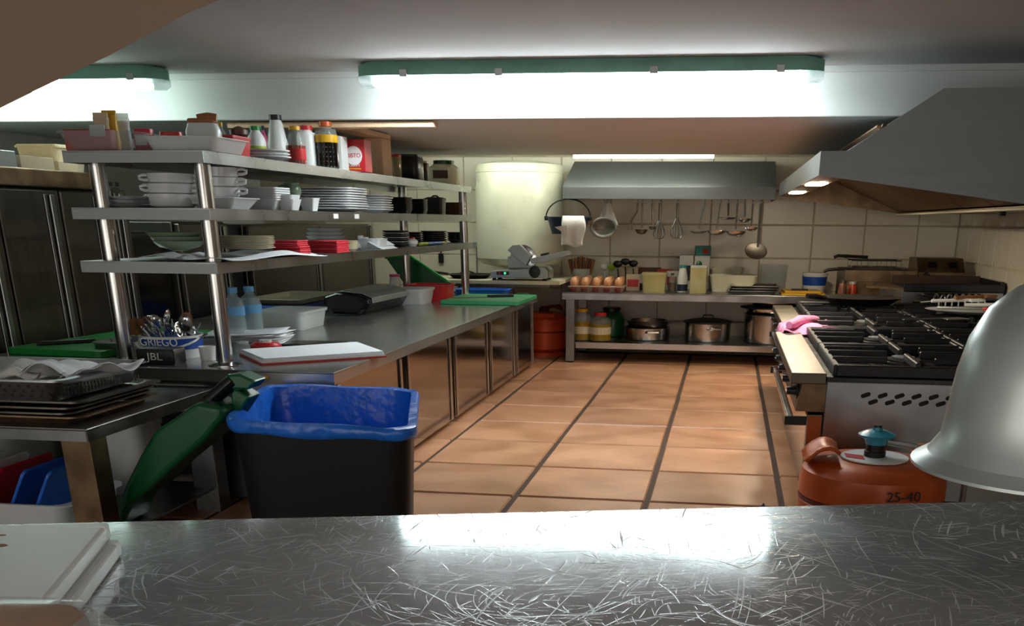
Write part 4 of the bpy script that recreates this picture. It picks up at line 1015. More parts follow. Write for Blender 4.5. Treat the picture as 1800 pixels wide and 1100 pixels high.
spr([(893, 472), (893, 452), (905, 449), (934, 468), (934, 472)], -.02, .14, 'blade_guard', 'grey_metal')
spr([(896, 440), (905, 431), (918, 430), (938, 450), (928, 468)], -.1, -.03, 'carriage_plate', 'grey_metal')
spr([(938, 454), (1004, 439), (1007, 447), (958, 462), (940, 462)], -.17, -.05, 'carriage_arm', 'grey_metal')
spr([(955, 446), (968, 443), (968, 447), (955, 450)], -.12, -.06, 'grip', 'black_plastic')
p_ = S(920, 462); MB().lathe([(.11, 0), (.115, .01), (.03, .02)], 32).build('round_blade', 'chrome', t, smooth=True, loc=(p_[0], .0, p_[1]+.03), rot=(PI/2, 0, 0))
# black pan
p = L(826, Z, y=9.25)
t = thing('black_pan', 'shallow black frying pan on the cream table left of the slicer', 'frying pan', p)
MB().lathe([(.15, 0), (.2, .035), (.205, .035), (.155, .006), (0, .004)], 28).build('pan', 'black_plastic', t, smooth=True)
MB().tube([(-.06, -.1, .05), (0, -.05, .062), (.06, -.1, .05)], .006).build('lid_knob', 'black_plastic', t); MB().tube([(-.2, 0, .03), (-.36, .05, .045)], .012).build('handle', 'black_plastic', t, smooth=True)
# blue trays on the counter end behind the green board
q = L(845, ZI+.0006, y=8.66)
for k in range(2):
    o = MB().rrect([(.9, 0), (1, .035), (1.04, .035), (1.04, .04), (.96, .04), (.86, .006)], sx=.22, sy=.13, rad=.2).build('blue_tray', 'blue', None, loc=(q.x+.012*k, 8.72, ZI+.0006+k*.018), rot=(0, 0, .03*k), smooth=True)
    tag(o, ('lower', 'upper')[k]+' of two nested blue trays at the far end of the counter', 'tray', 'nested blue trays')
# water heater
p = L(915, .8, y=9.67); r = 75*U(p); zt = ZT(Vector((p.x, p.y-r*.6, 0)), 281)
t = thing('water_heater', 'big white cylindrical water heater on the back wall', 'water heater', (p.x, p.y, .8))
hh = zt-.8
MB().lathe([(r*.5, 0), (r*.9, .03), (r, .08), (r, hh-.05), (r*.97, hh-.03), (r*.6, hh-.004), (0, hh)], 48).build('tank', 'boiler_white', t, smooth=True)
MB().lathe([(r*1.003, hh-.10), (r*1.006, hh-.098), (r*1.006, hh-.092), (r*1.003, hh-.09)], 48).build('top_seam', 'boiler_white', t, smooth=True)
MB().box(-.1, .1, r*.9, 10.095-p.y, .2, .3).build('wall_bracket', 'steel', t); MB().box(-.1, .1, r*.9, 10.095-p.y, hh-.35, hh-.25).build('wall_bracket', 'steel', t)
MB().tube([(-.1, 0, .01), (-.1, 0, -.05), (-.1, .3, -.07)], .012).build('water_pipe', 'steel', t); MB().tube([(.1, 0, .01), (.1, 0, -.05), (.1, .3, -.07)], .012).build('water_pipe', 'steel', t)
# wall pipe and socket left of the heater
q = L(836, 1.0, y=YB-.02)
t = thing('wall_socket', 'small grey wall valve with a thin pipe left of the water heater', 'valve', (q.x, YB, .98))
MB().box(-.03, .03, -.04, -.001, -.02, .03).build('body', 'grey_metal', t, bevel=.005); MB().tube([(.01, -.02, -.02), (.005, -.02, -.3)], .008).build('pipe', 'grey_metal', t)
q = L(775, .95, y=YB-.02)
t = thing('hanging_brush', 'black brush hanging on the back wall behind the shelf posts', 'brush', (q.x, YB-.012, ZT(q, 462)))
MB().cbox((0, -.014, 0), .05, .02, .09).build('head', 'black_plastic', t, bevel=.005); MB().tube([(0, -.012, .09), (0, -.012, .2)], .008).build('handle', 'black_plastic', t)
# far gas cylinder
q = L(957, 0, y=9.72); r = .215
t = thing('gas_cylinder', 'orange gas cylinder on the floor between counter and back table', 'gas cylinder', (q.x, q.y, 0))
ht = ZT(Vector((q.x, q.y-r, 0)), 551)
MB().lathe([(r*.92, 0), (r*.92, .035), (r*.8, .04), (r, .07), (r, ht*.55), (r*.97, ht*.56), (r*.97, ht*.58), (r, ht*.59), (r, ht*.86), (r*.85, ht*.95), (r*.5, ht)], 36).build('tank', 'orange_gas_far', t, smooth=True)
MB().rrect([(1, ht*.9), (1, ht*1.0)], sx=r*.7, sy=.03, rad=.4).build('carry_grip', 'orange_gas_far', t, loc=(-.02, -r*.8, 0), bevel=.006)
MB().lathe([(r*1.002, ht*.563), (r*1.002, ht*.577)], 36).build('weld_seam', 'red_dark', t)
MB().lathe([(.05, ht), (.05, ht+.03), (.03, ht+.05)], 14).build('regulator', 'red_dark', t); MB().tube([(0, -.02, ht+.04), (.1, -.1, ht+.06), (.17, -.02, ht+.03), (.13, .1, ht+.05), (0, .12, ht+.03)], .014).build('hose', 'red_dark', t, smooth=True)

#@@HANGING UTENSILS
def hang(name, label, cat, px, group=None, y=HRY): 
    p = L(px, HRZ, y=y); return thing(name, label, cat, p, 0, group), p
def zz(p, py): return ZT(p, py)-p.z
def hook(t): MB().tube([(0, .0, .004), (0, .012, .012), (0, .016, .0), (0, .004, -.018), (0, -.012, -.03), (0, -.01, -.045)], .004, 6).build('hook', 'steel', t, smooth=True)
# bucket with cloth
t, p = hang('black_bucket', 'black bucket with wire handle hanging from the left end of the hood', 'bucket', 999)
u_ = U(p); zt, zb = zz(p, 381), zz(p, 411); r = 37*u_
MB().lathe([(r*.78, zb), (r, zt-.01), (r*1.06, zt-.01), (r*1.06, zt), (r*.94, zt), (r*.74, zb+.01), (0, zb+.01)], 28).build('body', 'navy', t, smooth=True)
MB().tube([(r*1.08*math.cos(a), 0, zt-.01+(-zt-.0)*math.sin(a)) for a in [PI*i/16 for i in range(17)]], .006).build('handle', 'black_plastic', t, smooth=True)
for s_ in (-1, 1): MB().cbox((s_*r*1.06, 0, zt-.03), .03, .04, .035).build('handle_lug', 'black_plastic', t, bevel=.004)
t = thing('towel', 'pale cloth draped over the front of the hanging black bucket', 'cloth', (p.x, p.y-.235, p.z+zt))
A = [S2*u_ for S2 in (-4, 33)]
zl = ZT(Vector((p.x, p.y-.25, 0)), 433)-(p.z+zt)
MB().grid(lambda u, v: ((A[0]+(A[1]-A[0])*u)*(1+.12*v)+.02*math.sin(5*v)*u, .06*(1-v)**8-.012*math.sin(9*u)*v-.01, .004+zl*v+.012*math.sin(7*u)*v), 12, 14).build('cloth', 'cloth_white', t, smooth=True, thick=.005)
MB().add([(A[0]-.06, -.015, zl*.35), (A[0]+.05, -.018, zl*.28), (A[0]+.05, -.018, zl*.62)], [(0, 1, 2)]).build('corner_fold', 'cloth_white', t, thick=.006)
# sieve and second cloth
t, p = hang('sieve', 'round mesh sieve hanging beside the black bucket', 'sieve', 1062)
u_ = U(p); r = 22*u_; zc_ = zz(p, 400)
hook(t)
MB().tube([(0, -.01, -.04), (0, -.01, zc_+r*.62)], .007).build('handle', 'steel', t)
MB().tube([(r*math.cos(a), -.02, zc_+r*.72*math.sin(a)) for a in [2*PI*i/24 for i in range(24)]], .01, 8, True).build('rim', 'steel', t, smooth=True)
MB().grid(lambda u, v: ((u*.97*r)*math.cos(2*PI*v), -.02+.07*(1-u*u), zc_+u*.7*r*math.sin(2*PI*v)), 6, 24).build('mesh_bowl', 'mesh_grey', t, smooth=True, thick=.002)
t, p = hang('dish_cloth', 'beige cloth hanging behind the round sieve', 'cloth', 1068, y=HRY+.06)
u_ = U(p); zl = zz(p, 396)
hook(t)
MB().grid(lambda u, v: ((u-.5)*2*(.02+v*16*u_), .012*math.sin(12*u)*v+.005, -.03+(zl+.03)*v), 12, 10).build('cloth', 'cloth_white', t, smooth=True, thick=.004)
# meat fork
t, p = hang('carving_fork', 'dark carving fork hanging left of the first ladle', 'fork', 1122)
hook(t); u_ = U(p)
MB().tube([(0, -.01, -.04), (-2*u_, -.01, zz(p, 372)), (-12*u_, -.01, zz(p, 390))], .008).build('shank', 'steel_dark', t, smooth=True)
for k in (-3, 3): MB().tube([(-12*u_, -.01, zz(p, 390)), (-13*u_+k*u_, -.01, zz(p, 395)), (-13*u_+k*u_, -.01, zz(p, 405))], .005).build('tine', 'steel_dark', t)
def ladle(label, px, py, rpx, m_, tilt=0, dx=0, flat=.5, kind='ladle'):
    t, p = hang(kind, label, kind, px, 'hanging %ss' % kind)
    hook(t); u_ = U(p); r = rpx*u_*1.12; zc_ = zz(p, py)
    MB().tube([(0, -.01, -.04), (dx*u_*.5, -.012, zc_*.5), (dx*u_, -.012, zc_+.012)], [.009, .008, .007]).build('handle', m_, t, smooth=True)
    o = MB().lathe([(0, -r*flat), (r*.6, -r*flat*.82), (r*.92, -r*flat*.35), (r, 0), (r*.93, 0), (r*.85, -r*flat*.33), (r*.5, -r*flat*.75), (0, -r*flat*.9)], 22).build('bowl', m_, t, smooth=True, loc=(dx*u_, -.012-r*.8 if not tilt else -.02, zc_), rot=(tilt, 0, 0))
    return t
ladle('dark ladle hanging next to the carving fork', 1130, 403, 10, 'steel_dark', 0, 0, .75)
def whisk(label, px, pyh, pyb, m_='steel_dark'):
    t, p = hang('whisk', label, 'whisk', px, 'hanging whisks'); hook(t); u_ = U(p)
    zh, zb = zz(p, pyh), zz(p, pyb)
    MB().tube([(0, -.01, -.04), (0, -.01, zh)], .012).build('handle', m_, t, smooth=True)
    for k in range(5):
        a = PI*k/5; r = 11*u_
        pts = [(r*f*math.cos(a), -.01+r*f*math.sin(a)*.8, zh+(zb-zh)*g_) for f, g_ in ((.15, 0), (.75, .45), (1, .75), (.7, .95), (0, 1), (-.7, .95), (-1, .75), (-.75, .45), (-.15, 0))]
        MB().tube(pts, .0035, 5).build('wire_loop', 'steel', t, smooth=True)
whisk('dark wire whisk hanging in the middle of the back hood', 1161, 388, 420)
whisk('wire whisk hanging right of the other whisk', 1192, 384, 419)
ladle('thin tongs like dark spoon hanging behind the left whisk', 1147, 398, 6, 'steel_dark', 0, 2, .8, 'spoon')
ladle('wide steel skimmer hanging fifth from the right of the rail', 1240, 405, 14, 'steel', 0, -9, .35, 'skimmer')
ladle('steel ladle with bright bowl and slanted handle', 1268, 405, 15, 'steel_bright', 0, -5, .5)
ladle('steel ladle hanging to the right of the slanted one', 1297, 406, 16, 'steel_bright', 0, 0, .5)
ladle('short dark skimmer hanging high between two ladles', 1281, 382, 14, 'steel_dark', 0, 1, .25, 'skimmer')
ladle('small ladle with a high hanging bowl near the rail end', 1310, 384, 10, 'steel', 0, 1, .6)
ladle('small steel ladle hanging left of the long skimmer', 1324, 399, 11, 'steel_bright', 0, 0, .55)
t, p = hang('skimmer', 'long handled round skimmer hanging lowest at the right end', 'skimmer', 1338, 'hanging skimmers'); hook(t); u_ = U(p)
MB().tube([(0, -.01, -.04), (0, -.01, zz(p, 434))], .011).build('handle', 'steel', t, smooth=True)
o = MB().lathe([(0, -.02), (18*u_, -.006), (20*u_, 0), (19*u_, .004), (0, -.014)], 24, sy=.72).build('disc', 'steel_dark', t, smooth=True, loc=(-3*u_, -.03, zz(p, 441)), rot=(1.25, .15, 0))

#@@BACK TABLE THINGS
Z = ZT_+.0006
# egg tray
p, w_, h = it(1003, 1100, 491, Z, y=9.39)
t = thing('egg_tray', 'grey brown cardboard egg tray at the left end of the back table', 'egg tray', p)
MB().rrect([(.92, 0), (1, .045), (.97, .05), (.9, .05)], sx=w_/2, sy=.21, rad=.08).build('tray', 'egg_tray', t)
for k in range(5):
    MB().lathe([(.024, 0), (.03, .02), (.022, .036)], 8, sy=.4).build('cup_dimple', 'red_dark', t, loc=(-w_/2*.8+k*w_*.2, -.205, .005))
base = None
for i in range(5):
    for j in range(4):
        o = MB().lathe([(0, -.045), (.025, -.035), (.036, -.005), (.034, .015), (.022, .038), (0, .05)], 14).build('egg', 'egg', None, smooth=True) if base is None else base.copy()
        if base is None: base = o
        else: COL.objects.link(o)
        o.location = (p.x-w_/2*.8+i*w_*.2, p.y-.15+j*.1, Z+.078)
        tag(o, ('brown egg in the front row of the egg tray', 'brown egg in the second row of the egg tray', 'brown egg in the third row of the egg tray', 'brown egg in the rear row of the egg tray')[j]+', '+('leftmost', 'second from left', 'middle', 'fourth from left', 'rightmost')[i], 'egg', 'eggs in the tray')
# utensil jar
p, w_, h = it(1006, 1037, 475, Z, y=9.75)
t = thing('utensil_jar', 'clear jar full of brown handled utensils behind the eggs', 'jar', p)
r = w_/2; h = ZT(p, 472)-Z
MB().lathe([(r*.9, 0), (r, h*.1), (r, h), (r*.92, h), (r*.88, .01), (0, .008)], 22).build('body', 'clear_milky', t, smooth=True)
for k in range(9):
    x = (k-4)/4; a = L(1022+x*20, 0, y=9.75)
    b0 = Vector((p.x+x*r*.5, p.y+random.uniform(-.4, .4)*r, Z+.012)); zt = ZT(p, 450+abs(x)*6)-Z-.012
    q_ = thing('kitchen_knife' if k % 2 else 'wooden_spoon', ('knife with brown handle in the utensil jar, number %s from left' if k % 2 else 'wooden spoon in the utensil jar, number %s from left') % ('one two three four five six seven eight nine'.split()[k]), 'knife' if k % 2 else 'spoon', b0, 0, 'utensils in the jar')
    d = Vector((x*r*.9, 0, zt))
    MB().tube([(0, 0, 0), d*.45], .006, 6).build('shaft', 'steel' if k % 2 else 'wood_spoon', q_)
    MB().tube([d*.451, d*.75, d], [.014, .017, .012], 8).build('handle', 'wood_dark' if k % 2 else 'wood_spoon', q_, smooth=True)
# grey blocks right of the slicer on the table edge
# black ladles in a box
p, w_, h = it(1065, 1125, 485, Z, y=9.75)
tub('low clear tray of black spoons and packets on the back table', p, w_, .25, .05, 'clear_milky', name='utensil_tray', cat='tray')
for i, (px, py, mm, lb) in enumerate(((1085, 458, 'black_plastic', 'black plastic spoon with its head highest in the low tray'), (1098, 453, 'black_plastic', 'black plastic ladle in the middle of the low tray'), (1112, 457, 'black_plastic', 'black plastic spatula at the right of the low tray'), (1075, 464, 'lime', 'lime green brush in the low tray'), (1062, 464, 'white_plastic', 'white handled spoon at the left of the low tray'))):
    q = L(px, Z+.012, y=9.7+.03*i); zt = ZT(q, py)-q.z
    t = thing('kitchen_spoon', lb, 'spoon', q, 0, 'utensils in the low tray')
    MB().tube([(.02, 0, 0), (0, 0, zt*.7)], .007, 6).build('handle', mm, t); MB().lathe([(0, -.03), (.035, -.012), (.045, .01), (.03, .03), (0, .036)], 14, sy=.4).build('head', mm, t, smooth=True, loc=(0, 0, zt*.85))
p, w_, h = it(1090, 1125, 468, Z, y=9.92)
carton('brown paper bag folded behind the low tray', p, w_, .12, h, 'paper_kraft', name='paper_bag')
# packets cluster
for i, (a, b, tp, y, mm, pn, lb) in enumerate(((1122, 1160, 470, 9.88, 'wood_dark', 'white_plastic', 'brown packet with white oval behind the clear tub'), (1155, 1180, 473, 9.8, 'red_card', 'white_plastic', 'red and white packet behind the clear tub'), (1172, 1192, 476, 9.72, 'white_plastic', 'red', 'white packet with red print beside the teal can'), (1100, 1124, 482, 9.5, 'paper_kraft', 'red', 'crumpled beige packet next to the egg tray'))):
    p, w_, h = it(a, b, tp, Z, y=y)
    carton(lb, p, w_, .08, h, mm, rz=random.uniform(-.2, .2), panel=pn, name='food_packet', cat='packet')
p, w_, h = it(1128, 1172, 479, Z, y=9.34)
tub('square clear tub at the front edge of the back table', p, w_, .26, h, 'clear_yellow', name='clear_tub', flare=.9)
p, w_, h = it(1174, 1188, 480, Z, y=9.45)
bottle('small dark glass shaker beside the clear tub', p, w_/2, h, 'clear', 'steel_dark', 'brown_ceramic', .5, name='shaker')
p, w_, h = it(1190, 1208, 466, Z, y=9.4)
bottle('teal and white spray bottle in front of the stacked boxes', p, w_/2, h, 'white_plastic', 'teal_pack', None, .5, 'navy', (.05, .3), neck=.6, sh=.55, name='spray_bottle')
p, w_, h = it(1193, 1217, 448, Z, y=9.9)
carton('white carton with dark blue edge behind the yellow jar', p, w_, .12, h, 'white_plastic', panel='navy', name='drink_carton')
p, w_, h = it(1219, 1245, 449, Z, y=9.88)
t = carton('white and brown carton under the teal tin', p, w_, .14, h, 'white_plastic', panel='wood_spoon', name='food_carton')
p2 = Vector((p.x, p.y, Z+h+.0015)); h2 = ZT(p, 432)-p2.z
t = thing('teal_tin', 'teal box with red label balanced on top of the carton', 'box', p2)
MB().cbox((0, 0, 0), w_, .13, h2, .1).build('body', 'teal_pack', t, bevel=.003); MB().box(.0, w_*.42, -.073, -.069, h2*.2, h2*.7).build('label_panel', 'red_card', t)
p, w_, h = it(1212, 1241, 466, Z, y=9.3)
t = thing('square_jar', 'square plastic jar of yellow green liquid at the front of the back table', 'jar', p)
MB().rrect([(.96, 0), (1, .01), (1, h*.9), (.96, h*.92)], sx=w_/2, sy=w_/2, rad=.2).build('body', 'clear_yellow', t, smooth=True)
MB().rrect([(.98, h*.921), (.98, h)], sx=w_/2, sy=w_/2, rad=.2).build('lid', 'clear_milky', t); MB().lathe([(.03, h+.0005), (.025, h+.02), (.008, h+.035)], 10).build('knob', 'green_dark', t, smooth=True)
p, w_, h = it(1244, 1330, 483, Z, y=9.45)
tub('long cream plastic tub behind the steel trays', p+Vector((0, .2, 0)), w_, .24, h*.95, 'cream_plastic', name='cream_tub', flare=.88)
p, w_, h = it(1248, 1305, 470, Z, y=9.95)
tub('upper beige tub against the wall behind the cream tub', p, w_, .16, h, 'cream_plastic', name='cream_tub', flare=.88)
p, w_, h = it(1333, 1382, 465, Z, y=9.9)
tub('tall clear plastic container against the tiled wall', p, w_, .2, h, 'clear', name='clear_container', flare=.92)
p, w_, h = it(1280, 1366, 488, Z, y=9.37)
for k in range(3):
    o = MB().rrect([(.86, 0), (.95, .03), (1.03, .03), (1.03, .034), (.94, .034), (.84, .004)], sx=w_/2*.97, sy=.2, rad=.15).build('steel_tray', 'steel_bright', None, smooth=True, loc=(p.x+.01*k, p.y, Z+k*.02), )
    tag(o, ('lowest', 'middle', 'topmost')[k]+' of the three stainless trays on the back table', 'tray', 'stainless trays')
for i, (a, b) in enumerate(((1372, 1448), (1376, 1440))):
    p, w_, h = it(a, b, 500, Z, y=9.35)
    t = thing('chopping_board', ('lower', 'upper')[i]+' yellow chopping board beside the steel trays', 'chopping board', (p.x, p.y+.03*i, Z+i*.018), .06*i)
    MB().rrect([(1, 0), (1, .017)], sx=w_/2, sy=.16, rad=.12).build('board', 'yellow', t, bevel=.003)
    if i: MB().rrect([(1, .0172), (1, .03)], sx=w_*.22, sy=.02, rad=.5).build('black_handle', 'black_plastic', t, loc=(-.02, -.05, 0))
p, w_, h = it(1408, 1452, 479, Z, y=9.75)
t = thing('yogurt_tub', 'white and blue yogurt tub at the right end of the back table', 'tub', p)
r = w_/2
MB().lathe([(r*.82, 0), (r*.97, h*.88), (r*1.03, h*.88), (r*1.03, h)], 24).build('body', 'white_plastic', t, smooth=True); MB().lathe([(r*.9, h*.35), (r*.985, h*.8), (r*.9, h*.8)], 24).build('label_band', 'blue_label', t, smooth=True)
#@@UNDERSHELF
Z = ZU+.0006
p, w_, h = it(1006, 1040, 542, Z, y=9.35)
bottle('clear cooking oil bottle with a yellow cap on the undershelf', p, w_/2, h, 'clear', 'yellow', 'oil', .6, 'beige_ceramic', (.22, .45), neck=.55, sh=.68, rib=5, name='oil_bottle')
p, w_, h = it(1036, 1074, 549, Z, y=9.32)
bottle('clear cooking oil bottle with a red cap on the undershelf', p, w_/2, h, 'clear', 'red', 'oil', .6, 'beige_ceramic', (.25, .5), neck=.5, sh=.68, rib=5, name='oil_bottle')
p, w_, h = it(1052, 1097, 540, Z, y=9.75)
bottle('large dark green bottle behind the oil bottles', p, w_/2, h, 'green_dark', 'black_plastic', neck=.6, sh=.6, name='dark_bottle')
def pot(label, px0, px1, pyt, y, lidded, sidehandles=True, name='cooking_pot', z=None, h0=None, long_handle=0, m_='steel_bright'):
    z = Z if z is None else z
    p = L((px0+px1)/2, z, y=y); r = (px1-px0)*U(p)/2; h = h0 or ZT(p, pyt)-z
    t = thing(name, label, 'pot', p, 0)
    MB().lathe([(r*.93, 0), (r*.98, .012), (r, h*.97), (r*1.04, h), (r*.97, h), (r*.95, .012), (0, .01)], 36).build('body', m_, t, smooth=True)
    if sidehandles:
        for a in (-PI/2+.3, PI/2+.3, ):
            c, s = math.cos(a), math.sin(a); tx, ty = -s, c
            MB().tube([(c*r*.99-tx*.06, s*r*.99-ty*.06, h*.72), (c*(r+.03)-tx*.05, s*(r+.03)-ty*.05, h*.74), (c*(r+.03)+tx*.05, s*(r+.03)+ty*.05, h*.74), (c*r*.99+tx*.06, s*r*.99+ty*.06, h*.72)], .009).build('side_handle', 'chrome', t, smooth=True)
    if lidded:
        l_ = MB().lathe([(r*1.08, h+.001), (r*1.08, h+.012), (r*.6, h+.03), (0, h+.036)], 36).build('lid', lidded, t, smooth=True)
        MB().tube([(-.05, 0, h+.034), (-.04, 0, h+.062), (.04, 0, h+.062), (.05, 0, h+.034)], .007).build('lid_handle', 'steel_dark', l_, smooth=True)
    if long_handle: MB().tube([(r*.9, 0, h*.95), (r*1.4, -.04, h*.97), (r*1.4+long_handle, -.05, h*.9)], .012).build('long_handle', 'steel', t, smooth=True)
    return t, p, r, h
pot('wide low steel pot in the middle left of the undershelf', 1097, 1177, 574, 9.55, None)
q = L(1138, Z, y=9.55)
t = thing('saucepan', 'steel saucepan with a long handle nested in the wide pot', 'pot', (q.x, q.y, Z+.014))
r = 37*U(q); h = ZT(q, 562)-Z-.014
MB().lathe([(r*.86, 0), (r*.9, h*.6), (r, h*.97), (r*1.03, h), (r*.96, h), (r*.85, h*.6), (r*.8, .01), (0, .01)], 30).build('body', 'steel_bright', t, smooth=True)
MB().tube([(r*.95, -.02, h*.92), (r*1.3, -.03, h*.96), (r*1.3+.25, -.03, h*.98)], .01).build('long_handle', 'steel', t, smooth=True)
pot('tall steel stockpot with a dark lid in the middle of the undershelf', 1203, 1282, 566, 9.52, 'black_plastic')
t, p, r, h = pot('largest steel stockpot at the right of the undershelf', 1306, 1400, 551, 9.5, None)
t2, p2, r2, h2 = pot('dark rimmed pan stacked on the large stockpot', 1312, 1400, 541, 9.5, None, False, z=Z+h+.002, h0=ZT(p, 541)-Z-h)
MB().lathe([(r*1.15, h2), (r*1.15, h2+.008), (r*.9, h2+.009)], 30).build('dark_rim', 'black_plastic', t2, smooth=True)
pot('topmost steel pot squeezed under the tabletop', 1322, 1400, 524, 9.5, None, False, z=Z+h+h2+.013, h0=min(ZT(p, 524)-Z-h-h2-.02, ZT_-.065-Z-h-h2-.014))

#@@FRYER AND GRIDDLE
GY0 = 8.1
gz = ZT(L(1680, .7, y=GY0), 500); gx0, gx1 = L(1590, gz, y=GY0).x, min(L(1782, gz, y=GY0).x, XR-.02)
t = thing('griddle', 'steel griddle with a thick black splash rim behind the range', 'griddle', ((gx0+gx1)/2, GY0+.35, 0))
h = (gx1-gx0)/2
MB().box(-h, h, -.33, .35, .08, gz-.055).build('body', 'steel', t, bevel=.004)
MB().box(-h, h, -.35, -.32, gz-.055+.0005, gz).build('front_rim', 'enamel_black', t, bevel=.004); MB().box(h-.03, h, -.319, .35, gz-.0545, gz+.02).build('side_rim', 'enamel_black', t, bevel=.004); MB().box(-h, h-.031, .32, .35, gz-.0545, gz+.03).build('rear_rim', 'grease', t, bevel=.004)
MB().box(-h, h-.031, -.319, .319, gz-.0545, gz-.03).build('hot_plate', 'cast_iron', t)
MB().prism([(-h, -.35), (-h-.24, -.1), (-h-.24, -.08), (-h, .35)], 'z', gz-.045, gz-.032).build('drip_wing', 'steel_greasy', t)
MB().prism([(-h, -.35), (-h-.15, -.2), (-h-.15, -.18), (-h, -.33)], 'z', gz-.11, gz-.0455).build('wing_apron', 'steel', t)
for sx_ in (-h+.05, h-.05):
    for sy_ in (-.28, .3): MB().lathe([(.025, 0), (.025, .0795)], 10).build('foot', 'steel', t, loc=(sx_, sy_, 0))
FY = 9.0
fz = ZT(L(1580, .7, y=FY), 476)
fx0, fx1 = L(1487, fz, y=FY).x, L(1700, fz, y=FY).x
t = thing('deep_fryer', 'steel deep fryer with control box in the back right corner', 'fryer', ((fx0+fx1)/2, FY+.35, 0))
h = (fx1-fx0)/2
MB().box(-h, h, -.35, .35, .06, fz-.09).build('body', 'steel_greasy', t, bevel=.004)
k_ = 1/U(Vector((t.location.x, FY, fz)))
bw = (1610-1487)/k_
tk = MB().box(-h, -h+bw, -.35, -.335, fz-.0895, fz).box(-h, -h+bw, .335, .35, fz-.0895, fz).box(-h, -h+.012, -.334, .334, fz-.0895, fz).box(-h+bw-.012, -h+bw, -.334, .334, fz-.0895, fz).build('tank', 'steel_greasy', t)
MB().box(-h+.013, -h+bw-.013, -.334, .334, fz-.06, fz-.055).build('oil_surface', 'grease', t)
cb_ = MB().prism([(-.3, fz-.0895), (-.3, fz-.01), (-.15, fz+.095), (.2, fz+.095), (.2, fz-.0895)], 'x', -h+bw+.01, h).build('control_box', 'steel_greasy', t, bevel=.006)
for k in range(2):
    MB().cbox((0, 0, 0), .07, .06, .016).build('rocker_switch', 'black_gloss', cb_, loc=(-h+bw+.13+.17*k, -.23, fz+.042), rot=(.62, 0, .0), bevel=.004)
MB().lathe([(.03, 0), (.025, .03)], 14).build('thermostat_knob', 'black_plastic', cb_, loc=(-h+bw+.08, -.31, fz-.04), rot=(PI/2, 0, 0))
for sx_ in (-h+.05, h-.05):
    for sy_ in (-.3, .3): MB().lathe([(.025, 0), (.025, .0595)], 10).build('foot', 'steel', t, loc=(sx_, sy_, 0))
for i, (hx0, hx1, hy0, hy1, dy, zof, lb) in enumerate(((1448, 1505, 450, 452, .15, .065, 'rear wire fryer basket with a raised black handle'), (1432, 1492, 475, 474, -.17, .004, 'front wire fryer basket with a low black handle'))):
    bx = -h+bw*.5; o_ = Vector((t.location.x+bx, FY+.35+dy, fz-.05))
    b = thing('fryer_basket', lb, 'fryer basket', o_, 0, 'fryer baskets')
    W, D_, HH = bw*.36, .13, .05+zof
    for zc_ in (0.004, HH*.5, HH):
        MB().tube([(-W, -D_, zc_), (W, -D_, zc_), (W, D_, zc_), (-W, D_, zc_)], .006, 6, True).build('rim_wire', 'steel', b)
    for k in range(6):
        for s_ in (-1, 1): MB().tube([(-W+2*W*k/5, s_*D_, .004), (-W+2*W*k/5, s_*D_, HH)], .004, 5).build('upright_wire', 'steel', b)
    MB().grid(lambda u, v: (-W+2*W*u, -D_+2*D_*v, .004), 1, 1).build('mesh_floor', 'mesh_grey', b, thick=.002)
    pa, pb = L(hx0, 0, y=o_.y), L(hx1, 0, y=o_.y)
    za, zb = ZT(pa, hy0)-o_.z, ZT(pb, hy1)-o_.z
    MB().tube([(-W, 0, HH), (-W-.05, 0, max(HH, zb)), (pb.x-o_.x, 0, zb)], .007).build('handle_wire', 'steel', b, smooth=True)
    MB().tube([(pb.x-o_.x, 0, zb), ((pa.x+pb.x)/2-o_.x, 0, zb+.006), (pa.x-o_.x+.03, 0, za+.004), (pa.x-o_.x, 0, za-.012)], .013).build('handle_grip', 'black_plastic', b, smooth=True)
# small jars on the steel stand between table and fryer
sx_ = L(1455, .6, y=8.75).x
t = thing('steel_stand', 'narrow steel stand between back table and fryer', 'stand', (L(1480, .6, y=8.6).x, 8.62, 0))
MB().box(-.11, .11, -.25, .25, .57, .585).build('top', 'steel_greasy', t, bevel=.003)
for a_ in (-.1, .08):
    for b_ in (-.24, .22): MB().box(a_, a_+.02, b_, b_+.02, 0, .5695).build('leg', 'steel', t)
for i, (px, tp, w2, mm, cp, lb) in enumerate(((1478, 492, .035, 'wood_dark', 'steel_dark', 'small dark spice grinder on the narrow stand'), (1496, 495, .04, 'amber', 'grey_metal', 'small amber spice jar on the narrow stand'))):
    p = L(px, .5856, y=8.55+.1*i); h = ZT(p, tp)-.5856
    bottle(lb, p, w2, h, mm, cp, neck=.7, sh=.6, name='spice_jar')

#@@ON THE RANGE
ZG = ZR-.0137+.062+.001
p = onz(1512, 531, ZG); p = L(1512, ZG, y=7.55)
t = thing('frying_pan', 'large dark nonstick frying pan on the far burners', 'frying pan', p)
r = 70*U(p)
MB().lathe([(r*.72, 0), (r*.98, .048), (r, .05), (r*.97, .05), (r*.7, .008), (0, .006)], 40).build('pan', 'steel_dark', t, smooth=True)
MB().lathe([(r*.955, .0465), (r*.69, .0095), (0, .0075)], 40).build('nonstick_coating', 'enamel_black', t, smooth=True)
q = onz(1398, 519, ZG+.07)
MB().tube([(-r*.9, -.1, .045), (-r*1.2, -.2, .06), (L(1402, 0, y=7.3).x-p.x, -.25, .066)], [.014, .02, .016]).build('handle', 'steel', t, smooth=True)
